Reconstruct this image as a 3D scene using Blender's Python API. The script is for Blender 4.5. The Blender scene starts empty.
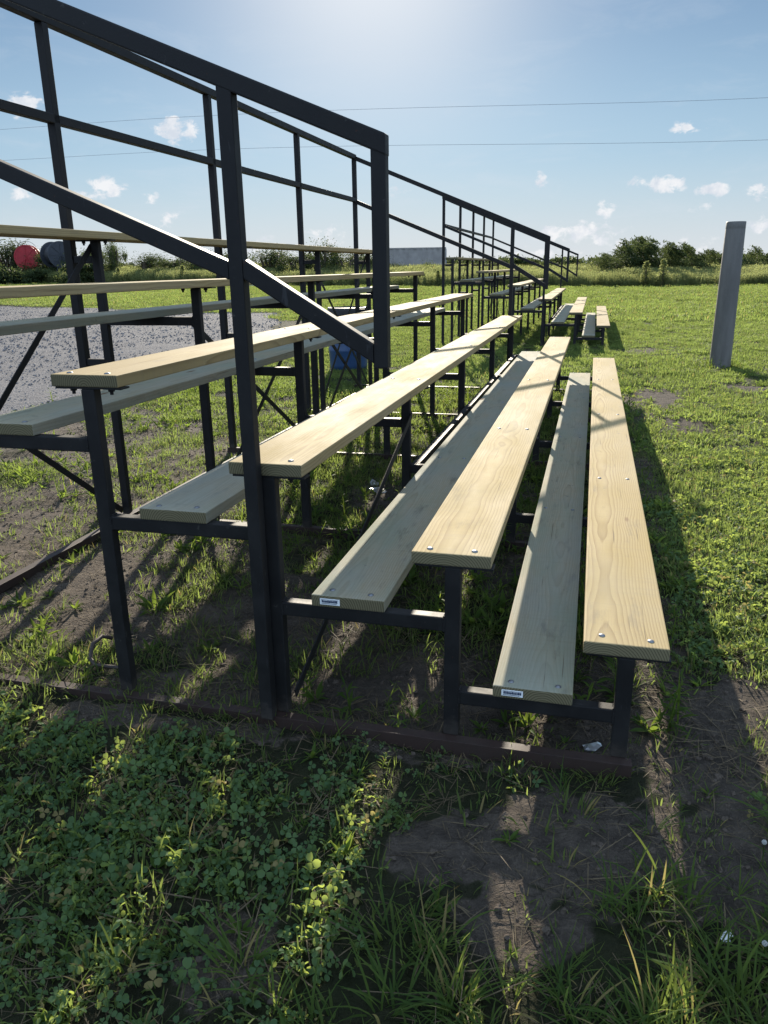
import bpy, bmesh, math, random
import numpy as np
from mathutils import Vector, Matrix

random.seed(11)
rng = np.random.default_rng(11)
sc = bpy.context.scene
COL = sc.collection
R = math.radians

# ------------------------------------------------------------------ camera
F, PITCH, YAW, ROLL, CAMH = 769.08, 0.30675, 0.2619, -0.015655, 1.4298
cp, sp, cy_, sy_ = math.cos(PITCH), math.sin(PITCH), math.cos(YAW), math.sin(YAW)
FW = Vector((-sy_*cp, cy_*cp, -sp)); RT = Vector((cy_, sy_, 0)); UP = RT.cross(FW)
R2 = math.cos(ROLL)*RT + math.sin(ROLL)*UP
U2 = -math.sin(ROLL)*RT + math.cos(ROLL)*UP
cam = bpy.data.cameras.new('camera')
cam.sensor_fit = 'VERTICAL'; cam.sensor_height = 24.0; cam.lens = F/1024*24.0
cam.clip_start = 0.05; cam.clip_end = 5000
co = bpy.data.objects.new('camera', cam); COL.objects.link(co)
m = Matrix((R2, U2, -FW)).transposed().to_4x4(); m.translation = Vector((0, 0, CAMH))
co.matrix_world = m
sc.camera = co

def azel(u, v):
    """compass bearing and height angle at which a thing was seen from where the picture was taken"""
    d = (FW + R2*((u-384)/F) - U2*((v-512)/F)).normalized()
    return math.atan2(d.x, d.y), math.asin(d.z)

# ------------------------------------------------------------------ light
SUN_EL, SUN_AZ = R(19.5), R(15.2)          # SUN_AZ to the left of +Y
sund = Vector((-math.sin(SUN_AZ)*math.cos(SUN_EL), math.cos(SUN_AZ)*math.cos(SUN_EL), math.sin(SUN_EL)))
sl = bpy.data.lights.new('sun', 'SUN'); sl.energy = 5.0; sl.angle = R(0.5); sl.color = (1.0, 0.90, 0.74)
so = bpy.data.objects.new('sun', sl); COL.objects.link(so)
so.rotation_euler = sund.to_track_quat('Z', 'Y').to_euler()
so.location = (-10, 30, 20)

# ------------------------------------------------------------------ node helpers
def nn(nt, typ, **kw):
    n = nt.nodes.new(typ)
    for k, v in kw.items():
        if k == 'ins':
            for a, b in v.items():
                n.inputs[a].default_value = b
        else:
            setattr(n, k, v)
    return n
def lk(nt, a, b): nt.links.new(a, b)
def val(nt, sock, v):
    if hasattr(v, 'links') or isinstance(v, bpy.types.NodeSocket): nt.links.new(v, sock)
    else: sock.default_value = v
def mth(nt, op, a, b=None, c=None, clamp=False):
    n = nt.nodes.new('ShaderNodeMath'); n.operation = op; n.use_clamp = clamp
    val(nt, n.inputs[0], a)
    if b is not None: val(nt, n.inputs[1], b)
    if c is not None: val(nt, n.inputs[2], c)
    return n.outputs[0]
def mapr(nt, v, a, b, c, d, smooth=False):
    n = nt.nodes.new('ShaderNodeMapRange')
    if smooth: n.interpolation_type = 'SMOOTHSTEP'
    val(nt, n.inputs[0], v)
    for i, x in enumerate((a, b, c, d)): n.inputs[i+1].default_value = x
    return n.outputs[0]
def mix(nt, f, a, b, typ='MIX'):
    n = nt.nodes.new('ShaderNodeMix'); n.data_type = 'RGBA'; n.blend_type = typ; n.clamp_factor = True
    val(nt, n.inputs[0], f)
    for s, v in ((n.inputs[6], a), (n.inputs[7], b)):
        if isinstance(v, (tuple, list)): s.default_value = (v[0], v[1], v[2], 1)
        else: nt.links.new(v, s)
    return n.outputs[2]
def noise(nt, vec, scale, detail=3, rough=.55, dist=0.0):
    n = nt.nodes.new('ShaderNodeTexNoise'); n.inputs['Scale'].default_value = scale
    n.inputs['Detail'].default_value = detail; n.inputs['Roughness'].default_value = rough
    n.inputs['Distortion'].default_value = dist
    if vec is not None: nt.links.new(vec, n.inputs['Vector'])
    return n.outputs[0]
def vmul(nt, vec, s):
    n = nt.nodes.new('ShaderNodeVectorMath'); n.operation = 'MULTIPLY'
    nt.links.new(vec, n.inputs[0]); n.inputs[1].default_value = s
    return n.outputs[0]
def vadd(nt, vec, s):
    n = nt.nodes.new('ShaderNodeVectorMath'); n.operation = 'ADD'
    nt.links.new(vec, n.inputs[0]); val(nt, n.inputs[1], s)
    return n.outputs[0]
def material(name):
    mt = bpy.data.materials.new(name); mt.use_nodes = True
    nt = mt.node_tree; b = nt.nodes['Principled BSDF']
    return mt, nt, b
def bump(nt, b, h, strength=.4, dist=.01):
    n = nt.nodes.new('ShaderNodeBump'); n.inputs['Strength'].default_value = strength
    n.inputs['Distance'].default_value = dist
    lk(nt, h, n.inputs['Height']); lk(nt, n.outputs[0], b.inputs['Normal'])

# ------------------------------------------------------------------ world: Nishita sky with fair-weather clouds
w = bpy.data.worlds.new('World'); sc.world = w; w.use_nodes = True
nt = w.node_tree
bg = nt.nodes['Background']
sky = nn(nt, 'ShaderNodeTexSky', sky_type='NISHITA', sun_disc=False, sun_elevation=SUN_EL, sun_rotation=-SUN_AZ,
         altitude=10, air_density=1.0, dust_density=0.05, ozone_density=2.0)
tc = nn(nt, 'ShaderNodeTexCoord')
sep = nn(nt, 'ShaderNodeSeparateXYZ'); lk(nt, tc.outputs['Generated'], sep.inputs[0])
az = mth(nt, 'DEGREES', mth(nt, 'ARCTAN2', sep.outputs[0], sep.outputs[1]))
el = mth(nt, 'DEGREES', mth(nt, 'ARCSINE', sep.outputs[2]))
CL = [(-37.4, 9.9, 1.1, 0.55, 1), (-37.61, 9.24, 0.52, 0.22, 0.5), (-28.38, 8.79, 1.2, 0.72, 1), (-33.1, 5.27, 1.0, 0.54, 0.8), (-34.52, 4.71, 0.74, 0.36, 0.5), (-38.1, 4.71, 0.82, 0.41, 0.5), (-30.45, 4.69, 0.58, 0.37, 0.45), (5.07, 8.21, 0.9, 0.32, 0.8), (4.18, 4.95, 1.04, 0.48, 1), (2.43, 5.09, 0.56, 0.36, 0.5), (7.0, 4.46, 0.89, 0.41, 0.9), (9.82, 4.21, 0.79, 0.41, 0.8), (0.32, 3.57, 0.52, 0.5, 0.8), (-1.56, 2.17, 2.76, 0.58, 0.8), (-0.22, 1.88, 1.18, 0.57, 0.7), (-4.06, 5.7, 0.4, 0.55, 0.5), (-28.95, 3.45, 0.92, 0.31, 0.45), (-30.29, 3.14, 0.78, 0.31, 0.4), (1.79, 1.2, 1.03, 0.45, 0.5), (5.9, 1.1, 1.59, 0.5, 0.5), (10.16, 2.32, 0.8, 0.53, 0.7), (-4.5, 0.5, 2.72, 0.6, 0.5), (-13.69, 5.0, 0.69, 0.32, 0.2), (-18.84, 2.22, 1.26, 0.59, 0.5), (6.26, 3.6, 0.6, 0.3, 0.3), (-24.0, 1.6, 2.5, .5, .4), (15, 4, 1.5, .6, .9), (19, 6, 1.6, .6, .9), (-45, 6, 2, .8, .9), (24, 3, 2, .8, .9)]
acc = None
for a0, e0, wa, he, s in CL:
    dx = mth(nt, 'MULTIPLY', mth(nt, 'SUBTRACT', az, a0), 1/wa)
    dy = mth(nt, 'MULTIPLY', mth(nt, 'SUBTRACT', el, e0), 1/he)
    d2 = mth(nt, 'ADD', mth(nt, 'MULTIPLY', dx, dx), mth(nt, 'MULTIPLY', dy, dy))
    v_ = mth(nt, 'MULTIPLY', mth(nt, 'SUBTRACT', 1.0, mth(nt, 'MULTIPLY', d2, 0.55)), s)
    acc = v_ if acc is None else mth(nt, 'MAXIMUM', acc, v_)
acc = mth(nt, 'MAXIMUM', acc, -1.0)
cn = noise(nt, vmul(nt, tc.outputs['Generated'], (1, 1, 1.5)), 62, 7, .62, .3)
cn2 = noise(nt, vmul(nt, tc.outputs['Generated'], (1, 1.4, 4.5)), 7, 7, .66, .6)
cm = mth(nt, 'ADD', acc, mth(nt, 'MULTIPLY', mth(nt, 'SUBTRACT', cn, .55), 4.2))
cmask = mth(nt, 'MULTIPLY', mapr(nt, cm, -.1, .75, 0, 1, True), mapr(nt, acc, -.4, .4, 0, 1, True))
veil = mth(nt, 'MULTIPLY', mapr(nt, cn2, .48, .72, 0, .26, True), mapr(nt, el, 0, 22, 1, .15))
shade = noise(nt, vadd(nt, tc.outputs['Generated'], (.003, 0, .006)), 55, 5, .6)
ccol = mix(nt, mapr(nt, shade, .4, .65, 0, 1), (11.6, 11.6, 11.8), (8.6, 9.2, 10.2))
low = mix(nt, mapr(nt, el, .5, 7, 0, 1), (8.4, 9.1, 9.9), (5.1, 7.2, 9.7))
hz = mapr(nt, el, -1, 15, .95, 0, True)
skyh = mix(nt, hz, sky.outputs[0], low)
# bright aureole of the hazy air round the sun
sd_ = nn(nt, 'ShaderNodeVectorMath', operation='DOT_PRODUCT'); lk(nt, tc.outputs['Generated'], sd_.inputs[0]); sd_.inputs[1].default_value = sund
aur = mth(nt, 'POWER', mth(nt, 'MAXIMUM', sd_.outputs['Value'], 0.0), 75.0)
skyh = mix(nt, mth(nt, 'MULTIPLY', aur, .92), skyh, (10.5, 11.0, 11.6))
skyc = mix(nt, mth(nt, 'MULTIPLY', veil, mapr(nt, el, -1, 1, 0, 1)), skyh, (8.6, 9.4, 10.4))
tot = mix(nt, mth(nt, 'MULTIPLY', cmask, mapr(nt, el, -.3, .4, 0, .9)), skyc, ccol)
tot = mix(nt, 1.0, tot, (.757, .757, .757), 'MULTIPLY')
# added unseen bright cloud overhead and opposite the sun, put in as fill light
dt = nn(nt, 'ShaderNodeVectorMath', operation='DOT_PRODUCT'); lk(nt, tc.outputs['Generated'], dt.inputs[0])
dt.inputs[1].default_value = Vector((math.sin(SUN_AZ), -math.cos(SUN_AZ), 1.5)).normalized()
fill_noise = noise(nt, vmul(nt, tc.outputs['Generated'], (1, 1, 1.6)), 3.2, 6, .6)
deck = mth(nt, 'MULTIPLY', mapr(nt, dt.outputs['Value'], -.05, .45, 0, 1, True), mapr(nt, fill_noise, .30, .52, .25, 1, True))
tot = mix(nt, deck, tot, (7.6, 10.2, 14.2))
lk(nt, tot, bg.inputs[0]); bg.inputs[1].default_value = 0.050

sc.view_settings.view_transform = 'Standard'; sc.view_settings.look = 'None'
sc.view_settings.exposure = 1.10; sc.view_settings.gamma = 1.0
sc.view_settings.use_curve_mapping = False
cyc = sc.cycles
cyc.max_bounces = 7; cyc.diffuse_bounces = 3; cyc.glossy_bounces = 3; cyc.transmission_bounces = 4
cyc.transparent_max_bounces = 6; cyc.caustics_reflective = False; cyc.caustics_refractive = False
cyc.use_denoising = True

# ------------------------------------------------------------------ numpy noise and ground shape
_perm = rng.random((256, 256))
def vnoise(x, y):
    x = np.asarray(x, float); y = np.asarray(y, float)
    xi = np.floor(x).astype(int); yi = np.floor(y).astype(int)
    fx = x-xi; fy = y-yi
    fx = fx*fx*(3-2*fx); fy = fy*fy*(3-2*fy)
    g = lambda a, b: _perm[a % 256, b % 256]
    return (g(xi, yi)*(1-fx)+g(xi+1, yi)*fx)*(1-fy)+(g(xi, yi+1)*(1-fx)+g(xi+1, yi+1)*fx)*fy
def fbm(x, y, o=4):
    s = 0; a = .5; t = 0
    for i in range(o):
        s = s+a*vnoise(x*2**i+17.3*i, y*2**i+5.7*i); t += a; a *= .5
    return s/t
def sstep(x, a, b):
    t = np.clip((x-a)/(b-a), 0, 1); return t*t*(3-2*t)

# gravel lot outline: right edge x as a function of y, far edge y as a function of x
def gravel_sd(x, y):
    ex = np.interp(y, [2.5, 5, 6.6, 8, 10, 14, 20, 26.5], [-5.9, -5.75, -5.85, -5.7, -5.8, -6.3, -8.2, -10.6])
    ex = ex + (fbm(y*.9+3, x*.2)-.5)*.9
    fy = 26.4+np.maximum(-12.8-x, 0)*.40 + (fbm(x*.3+9, y*.1)-.5)*1.6
    return np.minimum(np.minimum(ex-x, (fy-y)), np.minimum(y-1.5, x+70))
def ell(x, y, cx, cy, rx, ry):
    n = (fbm(x*5+cx*7, y*5+cy*3)-.5)*1.5+(fbm(x*19+cx, y*19)-.5)*1.1
    return 1-sstep(np.sqrt(((x-cx)/rx)**2+((y-cy)/ry)**2)+n, .65, 1.15)
def dirtmask(x, y):
    """1 bare soil .. 0 covered"""
    x = np.asarray(x, float); y = np.asarray(y, float)
    n = fbm(x*1.7, y*1.7); n2 = fbm(x*.8+40, y*.8)
    d = np.zeros_like(x)
    under = sstep(x, -3.0, -2.6)*(1-sstep(x, .18, .34))*sstep(y, 2.02, 2.12)*(1-sstep(y, 9.3, 9.8))
    d = np.maximum(d, under*np.clip(.80-(n-.42)*2.2-sstep(y, 4.2, 7.5)*.5, 0, 1))
    left = sstep(x, -5.6, -5.0)*(1-sstep(x, -2.9, -2.5))*(1-sstep(y, 5.5, 10.0))*sstep(y, 1.6, 2.2)
    d = np.maximum(d, left*np.clip(.95-(n-.42)*3.0, 0, 1))
    d = np.maximum(d, ell(x, y, -2.2, 2.7, .75, .38)*.95)
    for e in ((.13, 1.74, .33, .22), (.40, 2.30, .20, .42), (.44, 1.82, .24, .30), (-.25, 1.62, .22, .16), (.62, 2.5, .14, .35),
              (-.08, 1.42, .18, .10), (.35, 2.9, .1, .5)):
        d = np.maximum(d, ell(x, y, *e))
    d = np.maximum(d, ell(x, y, -.69, 1.16, .12, .13))
    d = np.maximum(d, ell(x, y, -1.35, 1.95, .45, .075)*.9)
    d = np.maximum(d, ell(x, y, -.6, 2.0, .5, .05)*.6)
    for e in ((.78, 9.2, .45, .75), (.9, 14.2, .5, .5), (.46, 8, .16, 1.4), (.42, 5.4, .10, 1.2), (2.1, 19.5, .8, .4), (2.4, 8.2, .3, .2), (1.3, 23, .8, .3)):
        d = np.maximum(d, ell(x, y, *e)*.9)
    lawn = np.clip((fbm(x*1.1+80, y*1.1+3, 4)-.62)*6, 0, 1)*(x > .6)
    d = np.maximum(d, lawn*.75)
    return np.clip(d, 0, 1)
def height(x, y):
    x = np.asarray(x, float); y = np.asarray(y, float)
    near = 1-sstep(np.hypot(x, y-3), 12, 25)
    h = (fbm(x*1.3, y*1.3, 3)-.5)*.045 + (fbm(x*9, y*9, 3)-.5)*.022*near + (fbm(x*26+7, y*26, 2)-.5)*.022*near*sstep(fbm(x*4+50, y*4), .4, .6)
    h = h + (fbm(x*.12, y*.12, 3)-.5)*.25*sstep(np.hypot(x, y), 12, 40)
    h = h + .022*sstep(-x, .3, 1.6)*sstep(y, 1.6, 1.95)*(1-sstep(y, 2.05, 2.6))*(x > -6)
    g = sstep(gravel_sd(x, y), -.15, .15)
    return h*(1-g)-.035*g - .006

def nonuni(lo, hi, a, b, step, grow=1.10):
    v = list(np.arange(a, b, step)); s = step; t = v[-1]
    while t < hi: s *= grow; t += s; v.append(t)
    s = step; t = v[0]
    while t > lo: s *= grow; t -= s; v.insert(0, t)
    return np.array(v)

def grid_mesh(name, xs, ys, zf):
    X, Y = np.meshgrid(xs, ys); Z = zf(X, Y)
    nx, ny = len(xs), len(ys)
    me = bpy.data.meshes.new(name)
    V = np.stack([X, Y, Z], -1).reshape(-1, 3)
    i = np.arange(nx-1)[None, :]+np.arange(ny-1)[:, None]*nx
    Q = np.stack([i, i+1, i+1+nx, i+nx], -1).reshape(-1, 4)
    fill_mesh(me, V, Q)
    return me, X.ravel(), Y.ravel()

def fill_mesh(me, V, Q, smooth=True):
    k = Q.shape[1]
    me.vertices.add(len(V)); me.vertices.foreach_set('co', np.ascontiguousarray(V, np.float32).ravel())
    me.loops.add(Q.size); me.loops.foreach_set('vertex_index', np.ascontiguousarray(Q, np.int32).ravel())
    me.polygons.add(len(Q)); me.polygons.foreach_set('loop_start', np.arange(0, Q.size, k, dtype=np.int32))
    me.polygons.foreach_set('use_smooth', np.full(len(Q), smooth))
    me.update(calc_edges=True); me.validate()

def fattr(me, name, data):
    a = me.attributes.new(name, 'FLOAT', 'POINT'); a.data.foreach_set('value', np.ascontiguousarray(data, np.float32))

def link(o, parent=None):
    COL.objects.link(o)
    if parent is not None: o.parent = parent
    return o
def tag(o, label=None, cat=None, group=None, kind=None):
    if label: o['label'] = label
    if cat: o['category'] = cat
    if group: o['group'] = group
    if kind: o['kind'] = kind
    return o
def empty(name, loc, rz=0):
    o = bpy.data.objects.new(name, None); o.location = loc; o.rotation_euler = (0, 0, rz); o.empty_display_size = .3
    COL.objects.link(o); return o

# ------------------------------------------------------------------ ground
def ground_mat():
    mt, nt, b = material('ground soil and turf')
    tc = nn(nt, 'ShaderNodeTexCoord'); P = tc.outputs['Object']
    at = nn(nt, 'ShaderNodeAttribute', attribute_name='dirt')
    n1 = noise(nt, P, 14, 6, .65); n2 = noise(nt, P, 90, 4, .7); n3 = noise(nt, P, 2.2, 4, .6)
    wv = noise(nt, P, 7, 3, .6)
    # drying cracks
    vo = nn(nt, 'ShaderNodeTexVoronoi', feature='DISTANCE_TO_EDGE', ins={'Scale': 17.0})
    wp = nn(nt, 'ShaderNodeTexNoise', ins={'Scale': 12.0, 'Detail': 3.0}); lk(nt, P, wp.inputs['Vector'])
    lk(nt, vadd(nt, P, vmul(nt, wp.outputs[1], (.09, .09, 0))), vo.inputs['Vector'])
    crack = mapr(nt, vo.outputs[0], 0.0, .035, 0, 1, True)
    soil = mix(nt, mapr(nt, n1, .35, .7, 0, 1), (.064, .052, .042), (.160, .130, .103))
    soil = mix(nt, mapr(nt, n2, .55, .75, 0, .7), soil, (.23, .19, .145))
    dr = nn(nt, 'ShaderNodeAttribute', attribute_name='dry')  # paler left soil: brightness of sunlit ground put into the dry colour
    soil = mix(nt, mth(nt, 'MULTIPLY', dr.outputs['Fac'], mapr(nt, n1, .3, .7, .6, 1)), soil, (.185, .150, .118))
    soil = mix(nt, mapr(nt, n3, .35, .65, .35, 0), soil, (.040, .033, .027))
    cmk = mapr(nt, noise(nt, P, 3.1, 3, .6), .46, .60, 0, 1, True)
    crk = mth(nt, 'MULTIPLY', mth(nt, 'SUBTRACT', 1.0, crack), cmk)
    soil = mix(nt, mth(nt, 'MULTIPLY', crk, .45), soil, (.06, .046, .034))
    turf = mix(nt, mapr(nt, n1, .35, .65, 0, 1), (.018, .020, .010), (.042, .040, .022))
    turf = mix(nt, mapr(nt, n3, .40, .7, 0, .8), turf, (.036, .045, .016))
    fac = mapr(nt, mth(nt, 'ADD', at.outputs['Fac'], mth(nt, 'MULTIPLY', mth(nt, 'SUBTRACT', wv, .5), .6)), .25, .6, 0, 1, True)
    lk(nt, mix(nt, fac, turf, soil), b.inputs['Base Color'])
    b.inputs['Roughness'].default_value = .95; b.inputs['Specular IOR Level'].default_value = .15
    h = mth(nt, 'ADD', mth(nt, 'MULTIPLY', n1, .8), mth(nt, 'MULTIPLY', n2, .7))
    h = mth(nt, 'SUBTRACT', h, mth(nt, 'MULTIPLY', crk, .30))
    h = mth(nt, 'ADD', h, mth(nt, 'MULTIPLY', noise(nt, P, 32, 4, .7), .5))
    bump(nt, b, h, 1.0, .055)
    return mt
xs = nonuni(-900, 900, -3.2, 2.2, .026, 1.045); ys = nonuni(-60, 1600, .5, 5.0, .026, 1.035)
me, X, Y = grid_mesh('ground', xs, ys, height)
fattr(me, 'dirt', dirtmask(X, Y)); fattr(me, 'dry', sstep(-X+(fbm(X*2, Y*2)-.5)*1.4, 1.0, 2.2))  # 'dry' marks the left ground, where sunlit brightness is painted into the soil
me.materials.append(ground_mat())
tag(link(bpy.data.objects.new('ground', me)), kind='structure')

def gravel_mat():
    mt, nt, b = material('crushed gravel')
    tc = nn(nt, 'ShaderNodeTexCoord'); P = tc.outputs['Object']
    vo = nn(nt, 'ShaderNodeTexVoronoi', ins={'Scale': 42.0, 'Randomness': 1.0}); lk(nt, P, vo.inputs['Vector'])
    vo2 = nn(nt, 'ShaderNodeTexVoronoi', ins={'Scale': 9.0, 'Randomness': 1.0}); lk(nt, P, vo2.inputs['Vector'])
    sv = nn(nt, 'ShaderNodeSeparateColor'); lk(nt, vo.outputs['Color'], sv.inputs[0])
    n = noise(nt, P, 1.2, 5, .6)
    c = mix(nt, sv.outputs[0], (.12, .114, .114), (.215, .205, .203))
    c = mix(nt, mapr(nt, vo.outputs['Distance'], .3, .65, 0, .45), c, (.08, .078, .082))
    c = mix(nt, mapr(nt, n, .4, .7, 0, .5), c, (.18, .175, .178))
    lk(nt, c, b.inputs['Base Color']); b.inputs['Roughness'].default_value = .95; b.inputs['Specular IOR Level'].default_value = .1
    h = mth(nt, 'SUBTRACT', mth(nt, 'MULTIPLY', sv.outputs[1], .7), vo.outputs['Distance'])
    h = mth(nt, 'ADD', h, mth(nt, 'MULTIPLY', vo2.outputs['Distance'], .15))
    bump(nt, b, h, .9, .022)
    return mt
gx = nonuni(-70, -5.2, -9, -5.2, .06, 1.06); gy = nonuni(1.5, 60, 2, 12, .08, 1.04)
X, Y = np.meshgrid(gx, gy); S = gravel_sd(X, Y)
Z = np.where(S > 0, .0, -.05)+(fbm(X*5, Y*5, 3)-.5)*.03 + (fbm(X*.5, Y*.5, 2)-.5)*.06
Z = Z - .05*(1-sstep(S, -.1, .25))
me, _, _ = grid_mesh('gravel_lot', gx, gy, lambda a, b_: Z)
bm = bmesh.new(); bm.from_mesh(me); bm.verts.ensure_lookup_table()
Sf = S.ravel(); bmesh.ops.delete(bm, geom=[v for v in bm.verts if Sf[v.index] < -.15], context='VERTS'); bm.to_mesh(me); bm.free()
me.materials.append(gravel_mat())
tag(link(bpy.data.objects.new('gravel_lot', me)), kind='structure')

# pale track in front of the far weeds
def track_mat():
    mt, nt, b = material('pale track gravel'); tc = nn(nt, 'ShaderNodeTexCoord')
    n = noise(nt, tc.outputs['Object'], 3, 5, .6)
    lk(nt, mix(nt, n, (.32, .31, .27), (.48, .46, .40)), b.inputs['Base Color']); b.inputs['Roughness'].default_value = .9
    return mt
tx = np.linspace(-52, -2, 60); ty = np.linspace(0, 1, 5)
Xt, Tt = np.meshgrid(tx, ty)
me = bpy.data.meshes.new('track')
Yt = 61.5 - Xt*.42*.8 + Tt*2.2 + (fbm(Xt*.2, Tt)-.5)
V = np.stack([Xt, Yt, height(Xt, Yt)+.05], -1).reshape(-1, 3)
i = np.arange(59)[None, :]+np.arange(4)[:, None]*60
fill_mesh(me, V, np.stack([i, i+1, i+61, i+60], -1).reshape(-1, 4)); me.materials.append(track_mat())
tag(link(bpy.data.objects.new('track', me)), kind='structure')

# ------------------------------------------------------------------ materials
def wood_mat(name, green, dirt):
    mt, nt, b = material(name)
    tc = nn(nt, 'ShaderNodeTexCoord'); oi = nn(nt, 'ShaderNodeObjectInfo'); r = oi.outputs['Random']
    P = tc.outputs['Object']; s = nn(nt, 'ShaderNodeSeparateXYZ'); lk(nt, P, s.inputs[0])
    x, y, z = s.outputs
    off = nn(nt, 'ShaderNodeCombineXYZ'); lk(nt, mth(nt, 'MULTIPLY', r, 37.0), off.inputs[0]); lk(nt, mth(nt, 'MULTIPLY', r, 91.0), off.inputs[1])
    PR = vadd(nt, P, off.outputs[0])
    r2 = mth(nt, 'FRACT', mth(nt, 'MULTIPLY', r, 7.31)); r3 = mth(nt, 'FRACT', mth(nt, 'MULTIPLY', r, 23.7))
    # knots
    vk = nn(nt, 'ShaderNodeTexVoronoi', ins={'Scale': 1.0, 'Randomness': 1.0}); lk(nt, vmul(nt, PR, (6.5, 1.7, 3)), vk.inputs['Vector'])
    vs = nn(nt, 'ShaderNodeSeparateColor'); lk(nt, vk.outputs['Color'], vs.inputs[0])
    isk = mth(nt, 'GREATER_THAN', vs.outputs[0], .55)
    kd = vk.outputs['Distance']
    knot = mth(nt, 'MULTIPLY', mapr(nt, kd, .05, .10, 1, 0, True), isk)
    kring = mth(nt, 'MULTIPLY', mapr(nt, kd, .05, .40, 1, 0, True), isk)
    # growth rings about the pith, which wanders along the board
    wob = noise(nt, vmul(nt, PR, (1.2, .9, 1.2)), 1.0, 3, .5)
    wob2 = noise(nt, vmul(nt, PR, (14, 2.2, 14)), 1.0, 3, .6)
    cx = mth(nt, 'MULTIPLY', mth(nt, 'SUBTRACT', r2, .5), .13)
    cz = mth(nt, 'ADD', mth(nt, 'MULTIPLY', r3, .06), .035)
    dx = mth(nt, 'SUBTRACT', x, cx); dz = mth(nt, 'ADD', z, cz)
    dd = mth(nt, 'SQRT', mth(nt, 'ADD', mth(nt, 'MULTIPLY', dx, dx), mth(nt, 'MULTIPLY', dz, dz)))
    dd = mth(nt, 'ADD', dd, mth(nt, 'MULTIPLY', wob, .055))
    dd = mth(nt, 'ADD', dd, mth(nt, 'MULTIPLY', wob2, .006))
    dd = mth(nt, 'ADD', dd, mth(nt, 'MULTIPLY', kring, .011))
    ring = mth(nt, 'FRACT', mth(nt, 'MULTIPLY', dd, 135.0))
    late = mth(nt, 'POWER', ring, 2.2)
    late = mth(nt, 'MULTIPLY', late, mapr(nt, ring, .90, 1.0, 1, 0))
    fib = noise(nt, vmul(nt, PR, (260, 7, 260)), 1.0, 3, .7)
    c = mix(nt, mth(nt, 'MULTIPLY', late, .95), (.365, .275, .128), (.150, .092, .034)) if not green else mix(nt, mth(nt, 'MULTIPLY', late, .85), (.375, .350, .262), (.225, .195, .130))
    c = mix(nt, mapr(nt, fib, .35, .7, .55, 0), c, (.30, .215, .105))
    st = noise(nt, vmul(nt, PR, (5, 1.3, 5)), 1.0, 5, .65)
    c = mix(nt, mapr(nt, st, .42, .72, 0, .9 if green else .45), c, (.245, .275, .20) if green else (.36, .265, .11))
    st2 = noise(nt, vmul(nt, PR, (16, 3.2, 16)), 1.0, 6, .7)
    c = mix(nt, mapr(nt, st2, .56, .74, 0, dirt), c, (.13, .11, .085))
    st3 = noise(nt, vmul(nt, PR, (9, 9, 9)), 1.0, 4, .7)
    c = mix(nt, mapr(nt, st3, .66, .74, 0, dirt*.9), c, (.10, .085, .07))
    saw = noise(nt, vmul(nt, PR, (3.5, 75, 3.5)), 1.0, 3, .6)        # marks of the planer across the board
    c = mix(nt, mapr(nt, saw, .52, .72, 0, .30), c, (.24, .19, .11))
    wash = noise(nt, vmul(nt, PR, (2.2, .8, 2.2)), 1.0, 4, .6)       # grey weathering in long patches
    c = mix(nt, mapr(nt, wash, .42, .68, 0, .80 if green else .30), c, (.275, .29, .25) if green else (.33, .30, .22))
    chk = noise(nt, vmul(nt, PR, (95, 1.6, 95)), 1.0, 2, .5)         # fine drying checks
    c = mix(nt, mapr(nt, chk, .70, .74, 0, .75), c, (.10, .075, .045))
    c = mix(nt, mth(nt, 'MULTIPLY', knot, .85), c, (.13, .065, .028))
    ns = nn(nt, 'ShaderNodeSeparateXYZ'); lk(nt, tc.outputs['Normal'], ns.inputs[0])
    endg = mth(nt, 'GREATER_THAN', mth(nt, 'ABSOLUTE', ns.outputs[1]), .8)      # end grain soaks up more and is darker
    c = mix(nt, endg, c, mix(nt, late, (.185, .160, .092), (.035, .027, .014)))
    bri = mapr(nt, r3, 0, 1, .82, 1.08)
    bc = nn(nt, 'ShaderNodeHueSaturation'); lk(nt, bri, bc.inputs['Value']); lk(nt, c, bc.inputs['Color'])
    lk(nt, bc.outputs[0], b.inputs['Base Color'])
    lk(nt, mapr(nt, st, .3, .7, .72, .9), b.inputs['Roughness']); b.inputs['Specular IOR Level'].default_value = .14
    h = mth(nt, 'ADD', mth(nt, 'MULTIPLY', fib, .5), mth(nt, 'MULTIPLY', late, .3))
    bump(nt, b, h, .35, .0022)
    return mt
M_SEAT = wood_mat('treated pine seat plank', False, .50)
M_FOOT = wood_mat('treated pine foot plank', True, .85)

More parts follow.
